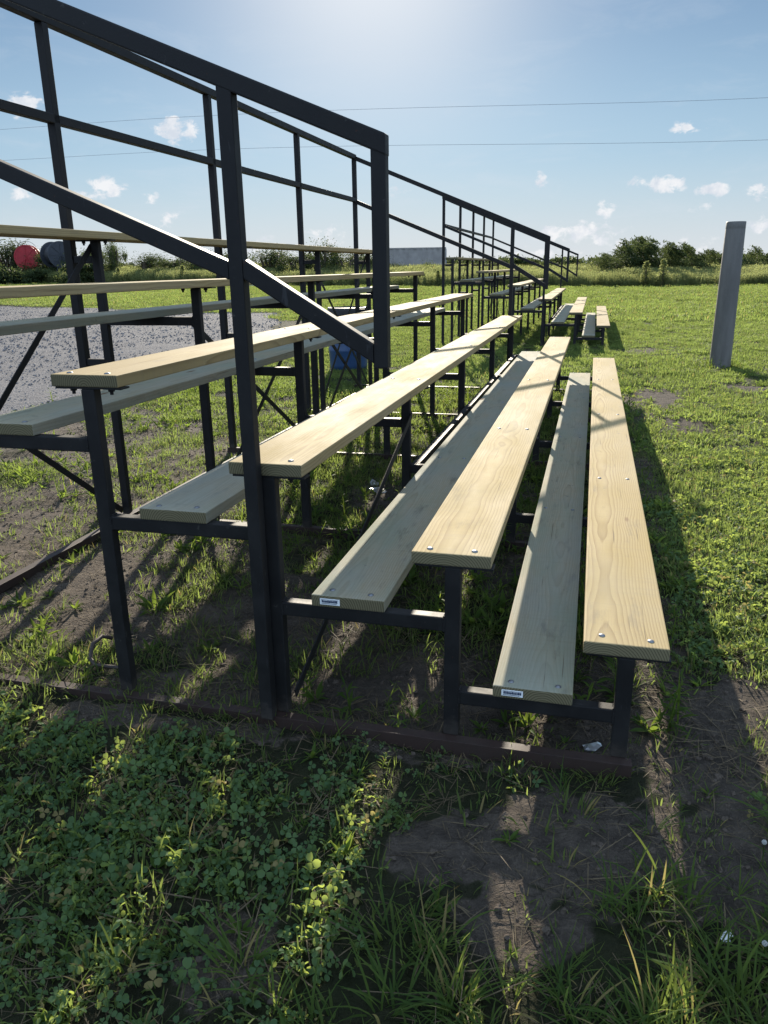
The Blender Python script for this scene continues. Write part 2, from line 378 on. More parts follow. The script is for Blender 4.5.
def steel_mat(name, base, dust, rough, rust=0.0):
    mt, nt, b = material(name)
    tc = nn(nt, 'ShaderNodeTexCoord'); P = tc.outputs['Object']
    n = noise(nt, P, 9, 6, .65); n2 = noise(nt, P, 160, 3, .6); n3 = noise(nt, P, 30, 4, .7)
    c = mix(nt, mapr(nt, n, .45, .75, 0, .7), base, dust)
    c = mix(nt, mapr(nt, n3, .66, .74, 0, .5), c, (.10, .095, .085))
    n4 = noise(nt, P, 48, 3, .75)
    c = mix(nt, mapr(nt, n4, .68, .73, 0, .7), c, (.055, .022, .012))
    scr = noise(nt, vmul(nt, P, (40, 40, 7)), 1.0, 4, .7)
    c = mix(nt, mapr(nt, scr, .64, .72, 0, .5), c, (.055, .055, .058))
    zz = nn(nt, 'ShaderNodeSeparateXYZ'); lk(nt, P, zz.inputs[0])
    spl = mapr(nt, mth(nt, 'SUBTRACT', zz.outputs[2], mth(nt, 'MULTIPLY', n3, .16)), -.07, .02, .55, 0, True)     # mud splashed on the feet
    c = mix(nt, spl, c, (.075, .062, .050))
    if rust: c = mix(nt, mapr(nt, mth(nt, 'ADD', n, mth(nt, 'MULTIPLY', n3, .4)), .50, .75, .25, rust), c, (.034, .015, .012))
    lk(nt, c, b.inputs['Base Color'])
    lk(nt, mapr(nt, n, .3, .7, rough, rough+.2), b.inputs['Roughness'])
    b.inputs['Specular IOR Level'].default_value = .24
    bump(nt, b, n2, .12, .002)
    return mt
M_STEEL = steel_mat('black painted steel', (.0105, .0102, .0105), (.024, .023, .022), .48)
M_SILL = steel_mat('rusty black angle iron', (.016, .012, .012), (.03, .022, .02), .5, .6)
def plain(name, col, rough=.5, metal=0.0, var=.25, scale=12, spec=.5):
    mt, nt, b = material(name); tc = nn(nt, 'ShaderNodeTexCoord')
    n = noise(nt, tc.outputs['Object'], scale, 5, .6)
    lk(nt, mix(nt, mapr(nt, n, .3, .7, 0, 1), tuple(v*(1-var) for v in col), tuple(min(1, v*(1+var)) for v in col)), b.inputs['Base Color'])
    b.inputs['Roughness'].default_value = rough; b.inputs['Metallic'].default_value = metal; b.inputs['Specular IOR Level'].default_value = spec
    return mt
M_BOLT = plain('zinc plated bolt', (.20, .205, .215), .5, .85)
M_PAPER = plain('white label paper', (.78, .80, .80), .6, 0, .06)
M_INK = plain('dark blue print', (.03, .05, .10), .6, 0, .2)

# ------------------------------------------------------------------ mesh builder
class MB:
    def __init__(s): s.bm = bmesh.new()
    def box(s, lo, hi, bev=.004):
        lo = Vector(lo); hi = Vector(hi); c = (lo+hi)/2; d = hi-lo
        g = bmesh.ops.create_cube(s.bm, size=1, matrix=Matrix.Translation(c) @ Matrix.Diagonal((d.x, d.y, d.z, 1)))
        if bev: s._bev(g['verts'], bev)
        return s
    def _bev(s, vs, bev):
        es = list({e for v in vs for e in v.link_edges})
        bmesh.ops.bevel(s.bm, geom=es, offset=bev, segments=2, affect='EDGES', profile=.6)
    def beam(s, p, q, w, h, up=(0, 0, 1), bev=.004):
        p = Vector(p); q = Vector(q); d = (q-p); L = d.length; d.normalize()
        x = d.cross(Vector(up)).normalized(); z = x.cross(d)
        m = Matrix((x, d, z)).transposed().to_4x4(); m.translation = (p+q)/2
        g = bmesh.ops.create_cube(s.bm, size=1, matrix=m @ Matrix.Diagonal((w, L, h, 1)))
        if bev: s._bev(g['verts'], bev)
        return s
    def slant(s, x0, z0, x1, z1, y, w, h, bev=.004):
        vs = [s.bm.verts.new(L3(x, y+dy, z+dz)) for x, z in ((x0, z0), (x1, z1)) for dy, dz in ((-w/2, -h/2), (w/2, -h/2), (w/2, h/2), (-w/2, h/2))]
        for f in ((0, 1, 2, 3), (7, 6, 5, 4), (0, 4, 5, 1), (1, 5, 6, 2), (2, 6, 7, 3), (3, 7, 4, 0)): s.bm.faces.new([vs[i] for i in f])
        s._bev(vs, bev)
        return s
    def cyl(s, p, q, r, r2=None, n=12):
        p = Vector(p); q = Vector(q); d = q-p
        m = d.to_track_quat('Z', 'Y').to_matrix().to_4x4(); m.translation = (p+q)/2
        bmesh.ops.create_cone(s.bm, cap_ends=True, segments=n, radius1=r, radius2=r if r2 is None else r2, depth=d.length, matrix=m)
        return s
    def dome(s, c, r, h, n=10):
        rings = []
        for k in range(3):
            a = k*math.pi/6
            rings.append([s.bm.verts.new((c[0]+r*math.cos(a)*math.cos(2*math.pi*i/n), c[1]+r*math.cos(a)*math.sin(2*math.pi*i/n), c[2]+h*math.sin(a))) for i in range(n)])
        t = s.bm.verts.new((c[0], c[1], c[2]+h))
        for a, b in zip(rings, rings[1:]):
            for i in range(n): s.bm.faces.new((a[i], a[(i+1) % n], b[(i+1) % n], b[i]))
        for i in range(n): s.bm.faces.new((rings[-1][i], rings[-1][(i+1) % n], t))
        return s
    def lathe(s, prof, n=40, M=None):
        M = M or Matrix()
        rings = [[s.bm.verts.new(M @ Vector((r*math.cos(2*math.pi*i/n), r*math.sin(2*math.pi*i/n), z))) for i in range(n)] for r, z in prof]
        for a, b in zip(rings, rings[1:]):
            for i in range(n): s.bm.faces.new((a[i], a[(i+1) % n], b[(i+1) % n], b[i]))
        return s
    def tube(s, pts, r, n=8, taper=None):
        pts = [Vector(p) for p in pts]; rings = []
        for k, p in enumerate(pts):
            d = (pts[min(k+1, len(pts)-1)]-pts[max(k-1, 0)]).normalized()
            x = d.cross(Vector((.31, .2, .93))).normalized(); z = x.cross(d)
            rr = r if taper is None else r+(taper-r)*k/(len(pts)-1)
            rings.append([s.bm.verts.new(p+(x*math.cos(2*math.pi*i/n)+z*math.sin(2*math.pi*i/n))*rr) for i in range(n)])
        for a, b in zip(rings, rings[1:]):
            for i in range(n): s.bm.faces.new((a[i], a[(i+1) % n], b[(i+1) % n], b[i]))
        s.bm.faces.new(rings[0][::-1]); s.bm.faces.new(rings[-1])
        return s
    def build(s, name, mat, parent=None, loc=None, smooth=False):
        bmesh.ops.recalc_face_normals(s.bm, faces=s.bm.faces)
        me = bpy.data.meshes.new(name); s.bm.to_mesh(me); s.bm.free()
        me.materials.append(mat)
        if smooth: me.polygons.foreach_set('use_smooth', np.full(len(me.polygons), True))
        o = link(bpy.data.objects.new(name, me), parent)
        if loc is not None: o.location = loc
        return o

# ------------------------------------------------------------------ bleacher
POST = [.155, -.350, -.917, -1.500, -2.075, -2.655]
SEAT = [(.150, .404), (-.355, .638), (-.921, .880), (-1.504, 1.132), (-2.091, 1.387), (-2.670, 1.640)]
FOOT = [(-.105, .227), (-.674, .469), (-1.245, .713), (-1.833, .970), (-2.398, 1.233)]
W, TH = .235, .038
YB, YE = 2.063, 9.382
FR = [2.090+1.815*k for k in range(5)]
T = .05
O = Vector((-1.25, 5.72, 0))
bl = empty('bleacher', O)
tag(bl, 'long six-row bleacher with pale plank seats, nearest the camera, blue drum behind it', 'bleacher', 'bleachers in a line along the field')
def L3(x, y, z): return Vector((x, y, z))-O
MAIN_BOLTS = []
def plank(name, cx, zt, mat, bolts):
    mb = MB()
    mb.box((-W/2, -(YE-YB)/2, -TH), (W/2, (YE-YB)/2, 0), .0045)
    jy = random.uniform(-.006, .006)
    c = L3(cx, (YB+YE)/2, zt)
    o = mb.build(name, mat, bl, c)
    if bolts:
        for k, y in enumerate(FR):
            for dx in (-.068, .068):
                q = L3(cx+dx+random.uniform(-.006, .006), y+random.uniform(-.006, .012)+(.012 if k == 0 else 0), zt)-c
                bo = MB().dome((0, 0, 0), .0098, .004).build('bolt', M_BOLT, o, q+Vector((0, 0, .0004)), True)
                MAIN_BOLTS.append(bo)
    return o
seats = [plank('seat_plank', x, z, M_SEAT, i < 4) for i, (x, z) in enumerate(SEAT)]
foots = [plank('foot_plank', x, z, M_FOOT, i < 4) for i, (x, z) in enumerate(FOOT)]
# stapled paper tags with a line of small unreadable print on two plank ends
for o, f0 in ((foots[0], .115), (foots[1], .125)):
    x0 = -W/2+W*f0; x1 = x0+.064; yy = -(YE-YB)/2
    t_ = MB().box((x0, yy-.0025, -.0285), (x1, yy-.0008, -.0085), 0).build('paper_tag', M_PAPER, o)
    mb = MB(); x = x0+.006
    while x < x1-.009:
        wd = random.uniform(.0025, .0048); hh = random.choice((.0065, .0075, .0075, .0075))
        mb.box((x, yy-.0034, -.0212), (x+wd, yy-.0023, -.0212+hh), 0); x += wd+.0009
    mb.box((x0+.005, yy-.0034, -.0250), (x1-.010, yy-.0023, -.0236), 0)
    mb.box((x0+.004, yy-.0034, -.0125), (x1-.005, yy-.0023, -.0115), 0)
    me_ = mb; ink = me_.build('print', M_INK, o)
# the five welded frames
for k, y in enumerate(FR):
    fr = MB()
    ya = y-.062 if k == 0 else y-.027; yb_ = y+.062 if k == 4 else y+.027
    fr.box(L3(-2.86, ya, -.03), L3(.193, ya+.006, .036), .0015)          # upright flange of the ground angle
    fr.box(L3(-2.86, ya+.0065, .024), L3(.193, ya+.046 if k == 0 else yb_, .0305), .0015)     # flat flange
    f = fr.build('ground_angle', M_SILL, bl)
    for i, px in enumerate(POST):
        top = SEAT[i][1]-TH-.0075
        mb = MB().box(L3(px-.0235, y-.0200, .031), L3(px+.0235, y+.016, top), .004)
        mb.build('post', M_STEEL, f)
        sx = SEAT[i][0]
        br = MB().box(L3(sx-.108, y-.022, top+.0005), L3(sx+.124, y+.026, top+.0065), .001)
        for dx in (-.068, .068):
            br.cyl(L3(sx+dx, y+.012, top-.020), L3(sx+dx, y+.012, top), .0055, n=6)
            br.cyl(L3(sx+dx, y+.012, top-.010), L3(sx+dx, y+.012, top), .010, n=6)
        br.build('bracket', M_STEEL, f)
    for i in range(5):
        zt = FOOT[i][1]-TH-.001
        cb = MB().box(L3(POST[i+1]+.024, y-.0185, zt-.046), L3(POST[i]-.024, y+.020, zt), .004)
        for xe, s_ in ((POST[i+1]+.0245, 1), (POST[i]-.0245, -1)):      # weld beads
            for p_, q_ in (((0, -.0185, -.044), (0, -.0185, -.002)), ((0, -.017, .0), (0, .015, .0))):
                pts = [L3(xe+random.uniform(-.001, .001), y+p_[1]+(q_[1]-p_[1])*t_/9, zt+p_[2]+(q_[2]-p_[2])*t_/9+random.uniform(-.0007, .0007)) for t_ in range(10)]
                cb.tube(pts, .0042, 6)
        cb.build('crossbar', M_STEEL, f)
GYN, GYF = 2.0345, 9.4105     # planes of the two end guards
def yg(k): return GYN if k == 0 else GYF if k == 4 else FR[k]
# back rail
XB = -2.82
br_ = MB().beam(L3(XB, GYN-.02, 2.675), L3(XB, GYF+.02, 2.675), T, T).build('back_rail', M_STEEL, bl)
MB().beam(L3(XB+.001, GYN+.026, 2.205), L3(XB+.001, GYF-.026, 2.205), .046, .046).build('middle_rail', M_STEEL, br_)
for k in range(5):
    y = yg(k)
    MB().box(L3(XB-.024, y-.024, .031), L3(XB+.024, y+.024, 2.6495), .004).build('post', M_STEEL, br_)
    for z in (.94, 1.50):
        MB().beam(L3(XB+.0245, FR[k]-.001, z), L3(POST[5]-.024, FR[k]-.001, z), .034, .040).build('link_bar', M_STEEL, br_)
# sloping side guards at both ends
for y in (GYN, GYF):
    sr = MB().slant(-.5225, 1.722, XB-.03, 2.679, y, .042, .050).build('side_rail', M_STEEL, bl)
    MB().box(L3(-.562, y-.019, 1.172), L3(-.5235, y+.019, 1.725), .004).build('post', M_STEEL, sr)
    MB().box(L3(-.968, y-.020, .031), L3(-.926, y+.020, 1.890), .004).build('post', M_STEEL, sr)
    MB().slant(-.9685, 1.430, XB+.02, 2.185, y, .040, .049).build('lower_rail', M_STEEL, sr)
    MB().slant(-.5625, 1.212, -.9255, 1.434, y, .040, .053).build('lower_rail', M_STEEL, sr)
# bracing between the frames
def brace(p, q, w=.032, h=.006):
    MB().beam(L3(*p), L3(*q), w, h, (1, 0, 0), .0015).build('brace', M_STEEL, bl)
brace((-.885, 3.90, .70), (-.885, 2.12, .075))
for k in (0, 3):
    y0, y1 = FR[k]+.03, FR[k+1]-.025
    brace((-2.684, FR[k], .05), (-2.684, FR[k+1], 1.57), .034)
    brace((-2.692, FR[k], 1.45), (-2.692, FR[k+1], .05), .034)
for k in (1, 2):
    y0, y1 = FR[k]+.03, FR[k+1]-.025
    brace((-2.104, FR[k], .05), (-2.104, FR[k+1], 1.21), .034)
    brace((-2.112, FR[k], 1.16), (-2.112, FR[k+1], .08), .034)
for k in (1, 2, 3):
    MB().beam(L3(-.872, FR[k]+.031, .408), L3(-.872, FR[k+1]-.027, .408), .04, .04, bev=.002).build('tie_bar', M_STEEL, bl)
MB().box(L3(-2.645, FR[0]+.03, .004), L3(-2.60, FR[4]-.03, .046), .003).build('long_angle', M_SILL, bl)

# the second, farther bleacher: the same thing and its parts without the bolts
def copy_tree(o, parent=None):
    c = o.copy(); COL.objects.link(c); c.parent = parent
    for ch in list(o.children):
        if ch.name.split('.')[0] in ('bolt', 'paper_tag', 'print'): continue
        copy_tree(ch, c)
    return c
b2 = copy_tree(bl); b2.location = O+Vector((.045, 12.90, -.03))
tag(b2, 'farther bleacher standing beyond the far end of the long near one, small against the weeds', 'bleacher')

# ------------------------------------------------------------------ pole, barrel
def pole_mat():
    mt, nt, b = material('weathered galvanised pole')
    tc = nn(nt, 'ShaderNodeTexCoord'); P = tc.outputs['Object']
    n = noise(nt, vmul(nt, P, (6, 6, 1.2)), 1, 5, .65); n2 = noise(nt, P, 26, 5, .7)
    c = mix(nt, mapr(nt, n, .3, .7, 0, 1), (.105, .098, .088), (.18, .168, .15))
    c = mix(nt, mapr(nt, n2, .58, .75, 0, .6), c, (.17, .165, .155))
    lk(nt, c, b.inputs['Base Color']); b.inputs['Roughness'].default_value = .6; b.inputs['Metallic'].default_value = .15
    bump(nt, b, n2, .3, .006)
    return mt
M_POLE = pole_mat()
p = empty('pole', (1.815, 12.1, 0), R(20))
tag(p, 'thick blunt grey pole standing alone on the lawn', 'pole')
MB().lathe([(.146, -.1), (.145, .05), (.142, .4), (.135, 1.2), (.128, 1.87), (.127, 1.875), (.128, 1.88), (.128, 1.962), (.125, 1.968), (0.002, 1.970)], 40).build('shaft', M_POLE, p, smooth=True)
pm = MB()
for s_ in range(7):
    a0 = R(-112+s_*6); a1 = R(-112+(s_+1)*6)
    vs = []
    for a, z in ((a0, .10), (a1, .10), (a1, .33), (a0, .33)):
        vs.append(pm.bm.verts.new((.1475*math.cos(a), .1475*math.sin(a), z)))
    pm.bm.faces.new(vs)
bmesh.ops.remove_doubles(pm.bm, verts=pm.bm.verts, dist=.0005)
bmesh.ops.solidify(pm.bm, geom=pm.bm.faces[:], thickness=.004)
pm.build('access_plate', M_POLE, p)

def barrel_mat():
    mt, nt, b = material('blue plastic'); tc = nn(nt, 'ShaderNodeTexCoord')
    n = noise(nt, vmul(nt, tc.outputs['Object'], (5, 5, 2)), 1, 5, .6)
    lk(nt, mix(nt, n, (.016, .045, .115), (.03, .075, .175)), b.inputs['Base Color']); b.inputs['Roughness'].default_value = .38
    return mt
bb = empty('barrel', (-3.50, 11.15, 0))
tag(bb, 'blue plastic drum with a dark upper band and open top, standing behind the near bleacher', 'barrel')
MB().lathe([(.255, 0), (.275, .02), (.283, .08), (.288, .26), (.294, .275), (.294, .30), (.288, .315), (.290, .55), (.296, .565), (.296, .59), (.289, .605), (.282, .80), (.270, .845),
            (.262, .85), (.262, .60), (.25, .30), (.01, .28)], 40).build('drum', barrel_mat(), bb, smooth=True)
MB().lathe([(.2925, .655), (.2960, .66), (.2930, .75), (.2880, .82), (.292, .86), (.288, .892), (.272, .897), (.262, .88), (.262, .62)], 40).build('rim', plain('black rim', (.02, .02, .022), .5), bb, smooth=True)

# ------------------------------------------------------------------ small litter
foil = plain('crumpled aluminium', (.72, .73, .75), .28, .9, .1, 40)
def crumple(name, loc, size, seed, mat, label, cat, flat=.35, group=None):
    r = random.Random(seed); bm = bmesh.new()
    bmesh.ops.create_icosphere(bm, subdivisions=2, radius=1)
    for v in bm.verts:
        v.co *= r.uniform(.55, 1.15); v.co.z *= flat; v.co.x *= size[0]; v.co.y *= size[1]; v.co.z *= size[1]
    me = bpy.data.meshes.new(name); bm.to_mesh(me); bm.free(); me.materials.append(mat)
    o = link(bpy.data.objects.new(name, me))
    z = float(height(loc[0], loc[1])); o.location = (loc[0], loc[1], z+size[1]*flat*.6); o.rotation_euler = (r.uniform(-.3, .3), r.uniform(-.3, .3), r.uniform(0, 3))
    tag(o, label, cat, group); return o
crumple('foil_scrap', (.08, 2.17), (.035, .022), 4, foil, 'crumpled silver foil scrap on the soil by the front corner post of the near bleacher', 'litter')
crumple('can', (-1.31, 4.80), (.085, .04), 6, foil, 'flattened silver can lying on the soil under the third seat plank', 'litter', .3)
crumple('can', (-1.40, 4.97), (.06, .035), 9, foil, 'smaller crushed silver scrap just behind the flattened can under the planks', 'litter', .3)
pw = plain('white paper', (.8, .8, .8), .7, 0, .05)
crumple('paper_scrap', (.375, 1.49), (.018, .012), 12, pw, 'small white paper scrap in the long grass at the lower right', 'litter', .7)
# bent rod beside the fourth post
M_ROD = plain('rusty rod', (.06, .045, .04), .6, .3)
z0 = float(height(-1.73, 2.24))
rod = MB().tube([(-1.745, 2.36, z0+.055), (-1.765, 2.33, z0+.075), (-1.775, 2.28, z0+.065), (-1.76, 2.235, z0+.03), (-1.73, 2.215, z0+.018), (-1.67, 2.215, z0+.016), (-1.58, 2.23, z0+.012)], .008).build('bent_rod', M_ROD, smooth=True)
tag(rod, 'bent rusty rod lying on the soil beside the bleacher post at the left', 'rod')

# ------------------------------------------------------------------ leaf materials
def leaf_mat(name, c1, c2, trans, tfac=.56, rough=.62, spec=.12):
    mt = bpy.data.materials.new(name); mt.use_nodes = True; nt = mt.node_tree
    b = nt.nodes['Principled BSDF']; out = nt.nodes['Material Output']
    oi = nn(nt, 'ShaderNodeObjectInfo'); at = nn(nt, 'ShaderNodeAttribute', attribute_name='tint')
    f = mth(nt, 'ADD', mth(nt, 'MULTIPLY', oi.outputs['Random'], .45), mth(nt, 'MULTIPLY', at.outputs['Fac'], .55))
    c = mix(nt, f, c1, c2)
    dry = mth(nt, 'GREATER_THAN', at.outputs['Fac'], .955)
    c = mix(nt, mth(nt, 'MULTIPLY', dry, .8), c, (.30, .23, .10))
    lk(nt, c, b.inputs['Base Color']); b.inputs['Roughness'].default_value = rough; b.inputs['Specular IOR Level'].default_value = spec
    tr = nn(nt, 'ShaderNodeBsdfTranslucent')
    tcol = mix(nt, f, tuple(v*.55 for v in trans), trans)
    tcol = mix(nt, mth(nt, 'MULTIPLY', dry, .8), tcol, (.35, .26, .10))
    lk(nt, tcol, tr.inputs[0])
    mx = nn(nt, 'ShaderNodeMixShader', ins={0: tfac}); lk(nt, b.outputs[0], mx.inputs[1]); lk(nt, tr.outputs[0], mx.inputs[2])
    lk(nt, mx.outputs[0], out.inputs[0])
    return mt
M_GRASS = leaf_mat('grass blade', (.035, .075, .022), (.115, .140, .040), (.31, .40, .095))
M_LONG = leaf_mat('long grass blade', (.038, .082, .022), (.078, .118, .030), (.31, .40, .08))
M_CLOVER = leaf_mat('clover leaf', (.056, .115, .055), (.112, .176, .075), (.46, .56, .11), .5)
M_WEED = leaf_mat('weed leaf', (.036, .085, .020), (.080, .130, .030), (.28, .38, .055))
M_STRAW = leaf_mat('dry grass', (.19, .145, .085), (.085, .064, .042), (.20, .15, .08), .3, .7, .2)
M_BUSH = leaf_mat('bush leaf', (.030, .052, .018), (.075, .095, .034), (.105, .135, .042), .45)
M_DARKB = leaf_mat('dark bush leaf', (.022, .040, .017), (.052, .072, .028), (.11, .14, .045), .42)
M_TALLW = leaf_mat('tall weed leaf', (.070, .095, .035), (.13, .145, .065), (.40, .44, .16), .55)
M_BARK = plain('bark', (.10, .075, .05), .85, 0, .3, 6)
M_PETAL = plain('white petals', (.45, .45, .42), .6, 0, .05)

# ------------------------------------------------------------------ numpy leaf geometry
class Geo:
    def __init__(s): s.V = []; s.Q = []; s.t = []; s.n = 0
    def add(s, V, Q, t):
        s.V.append(V); s.Q.append(Q+s.n); s.t.append(np.full(len(V), t) if np.isscalar(t) else t); s.n += len(V)
    def mesh(s, name, mat):
        me = bpy.data.meshes.new(name)
        fill_mesh(me, np.concatenate(s.V), np.concatenate(s.Q), True)
        fattr(me, 'tint', np.concatenate(s.t)); me.materials.append(mat)
        return me
def blades(g, base, L, wd, az, lean, curve, tint, seg=4):
    """many curved tapering blades at once; arrays of length n"""
    n = len(L); t = np.linspace(0, 1, seg+1)
    dirx, diry = np.cos(az), np.sin(az)
    ang = lean[:, None]+curve[:, None]*t[None, :]
    dl = L[:, None]/seg
    hx = np.concatenate([np.zeros((n, 1)), np.cumsum(np.sin(ang[:, 1:])*dl, 1)], 1)
    hz = np.concatenate([np.zeros((n, 1)), np.cumsum(np.cos(ang[:, 1:])*dl, 1)], 1)
    wt = (np.sin(np.pi*(.18+.82*t))**.8*.5+.02)[None, :]*wd[:, None]
    tw = rng.uniform(-.9, .9, n)[:, None]*t[None, :]
    sx, sy = -diry[:, None]*np.cos(tw)+0*t, dirx[:, None]*np.cos(tw)+0*t
    sz = np.sin(tw)
    cx = base[:, 0, None]+dirx[:, None]*hx; cyy = base[:, 1, None]+diry[:, None]*hx; cz = base[:, 2, None]+hz
    A = np.stack([cx-sx*wt, cyy-sy*wt, cz-sz*wt], -1); B = np.stack([cx+sx*wt, cyy+sy*wt, cz+sz*wt], -1)
    V = np.stack([A, B], 2).reshape(n*(seg+1)*2, 3)
    k = (np.arange(n)*(seg+1)*2)[:, None]+(np.arange(seg)*2)[None, :]
    Q = np.stack([k, k+1, k+3, k+2], -1).reshape(-1, 4)
    g.add(V, Q, np.repeat(tint, (seg+1)*2))
def tuft(name, n, rad, Lr, wr, leanr, curver, mat, seg=4, power=.5):
    g = Geo()
    a = rng.uniform(0, 2*np.pi, n); r = rad*rng.random(n)**power
    base = np.stack([r*np.cos(a), r*np.sin(a), np.full(n, -.006)], -1)
    az = a+rng.normal(0, .9, n)
    blades(g, base, rng.uniform(*Lr, n), rng.uniform(*wr, n), az, rng.uniform(*leanr, n), rng.uniform(*curver, n), rng.random(n), seg)
    return g.mesh(name, mat)
def leaflets(g, C, X, Yd, N, ln, wd, tint, heart=False):
    """leaf ovals: C base point, X direction along, Yd sideways, N up; folded a little along the midrib"""
    prof = [(0, .12), (.35, .85), (.72, 1.0), (1.0, .55)] if heart else [(0, .10), (.28, .8), (.62, .75), (1.0, .04)]
    n = len(C)
    rows = []
    for u, wv in prof:
        c = C+X*(u*ln)[:, None]-N*(u*u*ln*.22)[:, None]
        if heart and u == 1.0: mid = C+X*(.90*ln)[:, None]-N*(.2*ln)[:, None]
        else: mid = c
        e = N*(wv*wd*.20)[:, None]
        rows.append(np.stack([c-Yd*(wv*wd*.5)[:, None]+e, mid, c+Yd*(wv*wd*.5)[:, None]+e], 1))
    V = np.stack(rows, 1).reshape(n*12, 3)
    k = (np.arange(n)*12)[:, None]
    q = []
    for r_ in range(3):
        for c_ in range(2): q.append([r_*3+c_, r_*3+c_+1, r_*3+c_+4, r_*3+c_+3])
    Q = (k[:, :, None]+np.array(q)[None]).reshape(-1, 4)
    g.add(V, Q, np.repeat(tint, 12))
def unit(v): return v/np.maximum(np.linalg.norm(v, axis=-1, keepdims=True), 1e-9)
def clover(name, n, rad, hr, lr):
    g = Geo()
    a = rng.uniform(0, 2*np.pi, n); r = rad*rng.random(n)**.5
    H = rng.uniform(*hr, n)*(1-.35*(r/rad)**2); lean = rng.uniform(0, .45, n); la = rng.uniform(0, 2*np.pi, n)
    base = np.stack([r*np.cos(a), r*np.sin(a), np.full(n, -.005)], -1)
    blades(g, base, H/np.cos(lean*.7), np.full(n, .0022), la, lean*.5, lean*.4, rng.random(n)*.5, 2)
    top = base+np.stack([np.cos(la)*np.sin(lean*.7)*H, np.sin(la)*np.sin(lean*.7)*H, H], -1)
    N = unit(np.stack([rng.normal(0, .8, n), rng.normal(0, .8, n), np.ones(n)], -1))
    ref = unit(np.cross(N, np.stack([rng.normal(size=n), rng.normal(size=n), rng.normal(size=n)], -1)))
    ref2 = np.cross(N, ref); ln = rng.uniform(*lr, n); t = rng.random(n)
    for k in range(3):
        th = k*2*np.pi/3
        X = ref*math.cos(th)+ref2*math.sin(th); Yd = np.cross(N, X)
        leaflets(g, top+X*.0008, X, Yd, N, ln, ln*.92, t, True)
    return g.mesh(name, M_CLOVER)
def weed(name, n, lr, wr, upr, mat, stem=0.0):
    """rosette or leafy stalk"""
    g = Geo()
    az = np.arange(n)*2.4+rng.normal(0, .3, n); up = rng.uniform(*upr, n)
    z = stem*np.linspace(.05, 1, n) if stem else np.zeros(n)
    C = np.stack([np.cos(az)*.006, np.sin(az)*.006, z], -1)
    X = np.stack([np.cos(az)*np.cos(up), np.sin(az)*np.cos(up), np.sin(up)], -1)
    Yd = np.stack([-np.sin(az), np.cos(az), np.zeros(n)], -1); N = np.cross(X, Yd)
    sc_ = np.linspace(1.1, .55, n) if stem else np.ones(n)
    leaflets(g, C, X, Yd, N, rng.uniform(*lr, n)*sc_, rng.uniform(*wr, n)*sc_, rng.random(n)*.95)
    if stem:
        blades(g, np.zeros((2, 3)), np.full(2, stem), np.full(2, .006), np.array([0, 1.57]), np.zeros(2), np.full(2, .05), np.full(2, .4), 3)
    return g.mesh(name, mat)
def straw(name, n, rad):
    g = Geo()
    a = rng.uniform(0, 2*np.pi, n); r = rad*rng.random(n)**.5
    base = np.stack([r*np.cos(a), r*np.sin(a), rng.uniform(.0, .012, n)], -1)
    blades(g, base, rng.uniform(.03, .13, n), rng.uniform(.0012, .0032, n), rng.uniform(0, 2*np.pi, n), rng.uniform(1.35, 1.6, n), rng.uniform(-.2, .35, n), rng.random(n)*.9, 3)
    return g.mesh(name, M_STRAW)

# ------------------------------------------------------------------ scatter (one object per kind of ground cover)
def scatter(name, label, protos, P, rot, scl, idx):
    src = bpy.data.collections.new(name+'_source')
    for i, me in enumerate(protos): src.objects.link(bpy.data.objects.new('%s_source_%02d' % (name, i), me))
    me = bpy.data.meshes.new(name); me.vertices.add(len(P)); me.vertices.foreach_set('co', np.ascontiguousarray(P, np.float32).ravel())
    a = me.attributes.new('rot', 'FLOAT_VECTOR', 'POINT'); a.data.foreach_set('vector', np.ascontiguousarray(rot, np.float32).ravel())
    fattr(me, 'scl', scl)
    a = me.attributes.new('idx', 'INT', 'POINT'); a.data.foreach_set('value', np.ascontiguousarray(idx, np.int32))
    o = link(bpy.data.objects.new(name, me)); tag(o, label, None, None, 'stuff')
    ng = bpy.data.node_groups.new(name+'_nodes', 'GeometryNodeTree')
    ng.interface.new_socket('Geometry', in_out='INPUT', socket_type='NodeSocketGeometry')
    ng.interface.new_socket('Geometry', in_out='OUTPUT', socket_type='NodeSocketGeometry')
    gi = ng.nodes.new('NodeGroupInput'); go = ng.nodes.new('NodeGroupOutput')
    ip = ng.nodes.new('GeometryNodeInstanceOnPoints'); ci = ng.nodes.new('GeometryNodeCollectionInfo')
    ci.inputs[0].default_value = src; ci.inputs['Separate Children'].default_value = True; ci.inputs['Reset Children'].default_value = True
    def na(n_, t):
        x = ng.nodes.new('GeometryNodeInputNamedAttribute'); x.data_type = t; x.inputs[0].default_value = n_; return x.outputs[0]
    e2r = ng.nodes.new('FunctionNodeEulerToRotation')
    ng.links.new(gi.outputs[0], ip.inputs['Points']); ng.links.new(ci.outputs[0], ip.inputs['Instance'])
    ip.inputs['Pick Instance'].default_value = True
    ng.links.new(na('idx', 'INT'), ip.inputs['Instance Index'])
    ng.links.new(na('rot', 'FLOAT_VECTOR'), e2r.inputs[0]); ng.links.new(e2r.outputs[0], ip.inputs['Rotation'])
    ng.links.new(na('scl', 'FLOAT'), ip.inputs['Scale'])
    ng.links.new(ip.outputs[0], go.inputs[0])
    md = o.modifiers.new('scatter', 'NODES'); md.node_group = ng
    return o
def inview(x, y, pad=.6):
    """the ground the photograph could see, with a margin"""
    d = np.stack([x, y, np.zeros_like(x)-CAMH], -1)
    zf = d @ np.array(FW); u = (d @ np.array(R2))/np.maximum(zf, 1e-3)*F; v = -(d @ np.array(U2))/np.maximum(zf, 1e-3)*F
    m = pad*F/np.maximum(zf, .5)+60
    return (zf > .3) & (np.abs(u) < 384+m) & (v < 512+m)
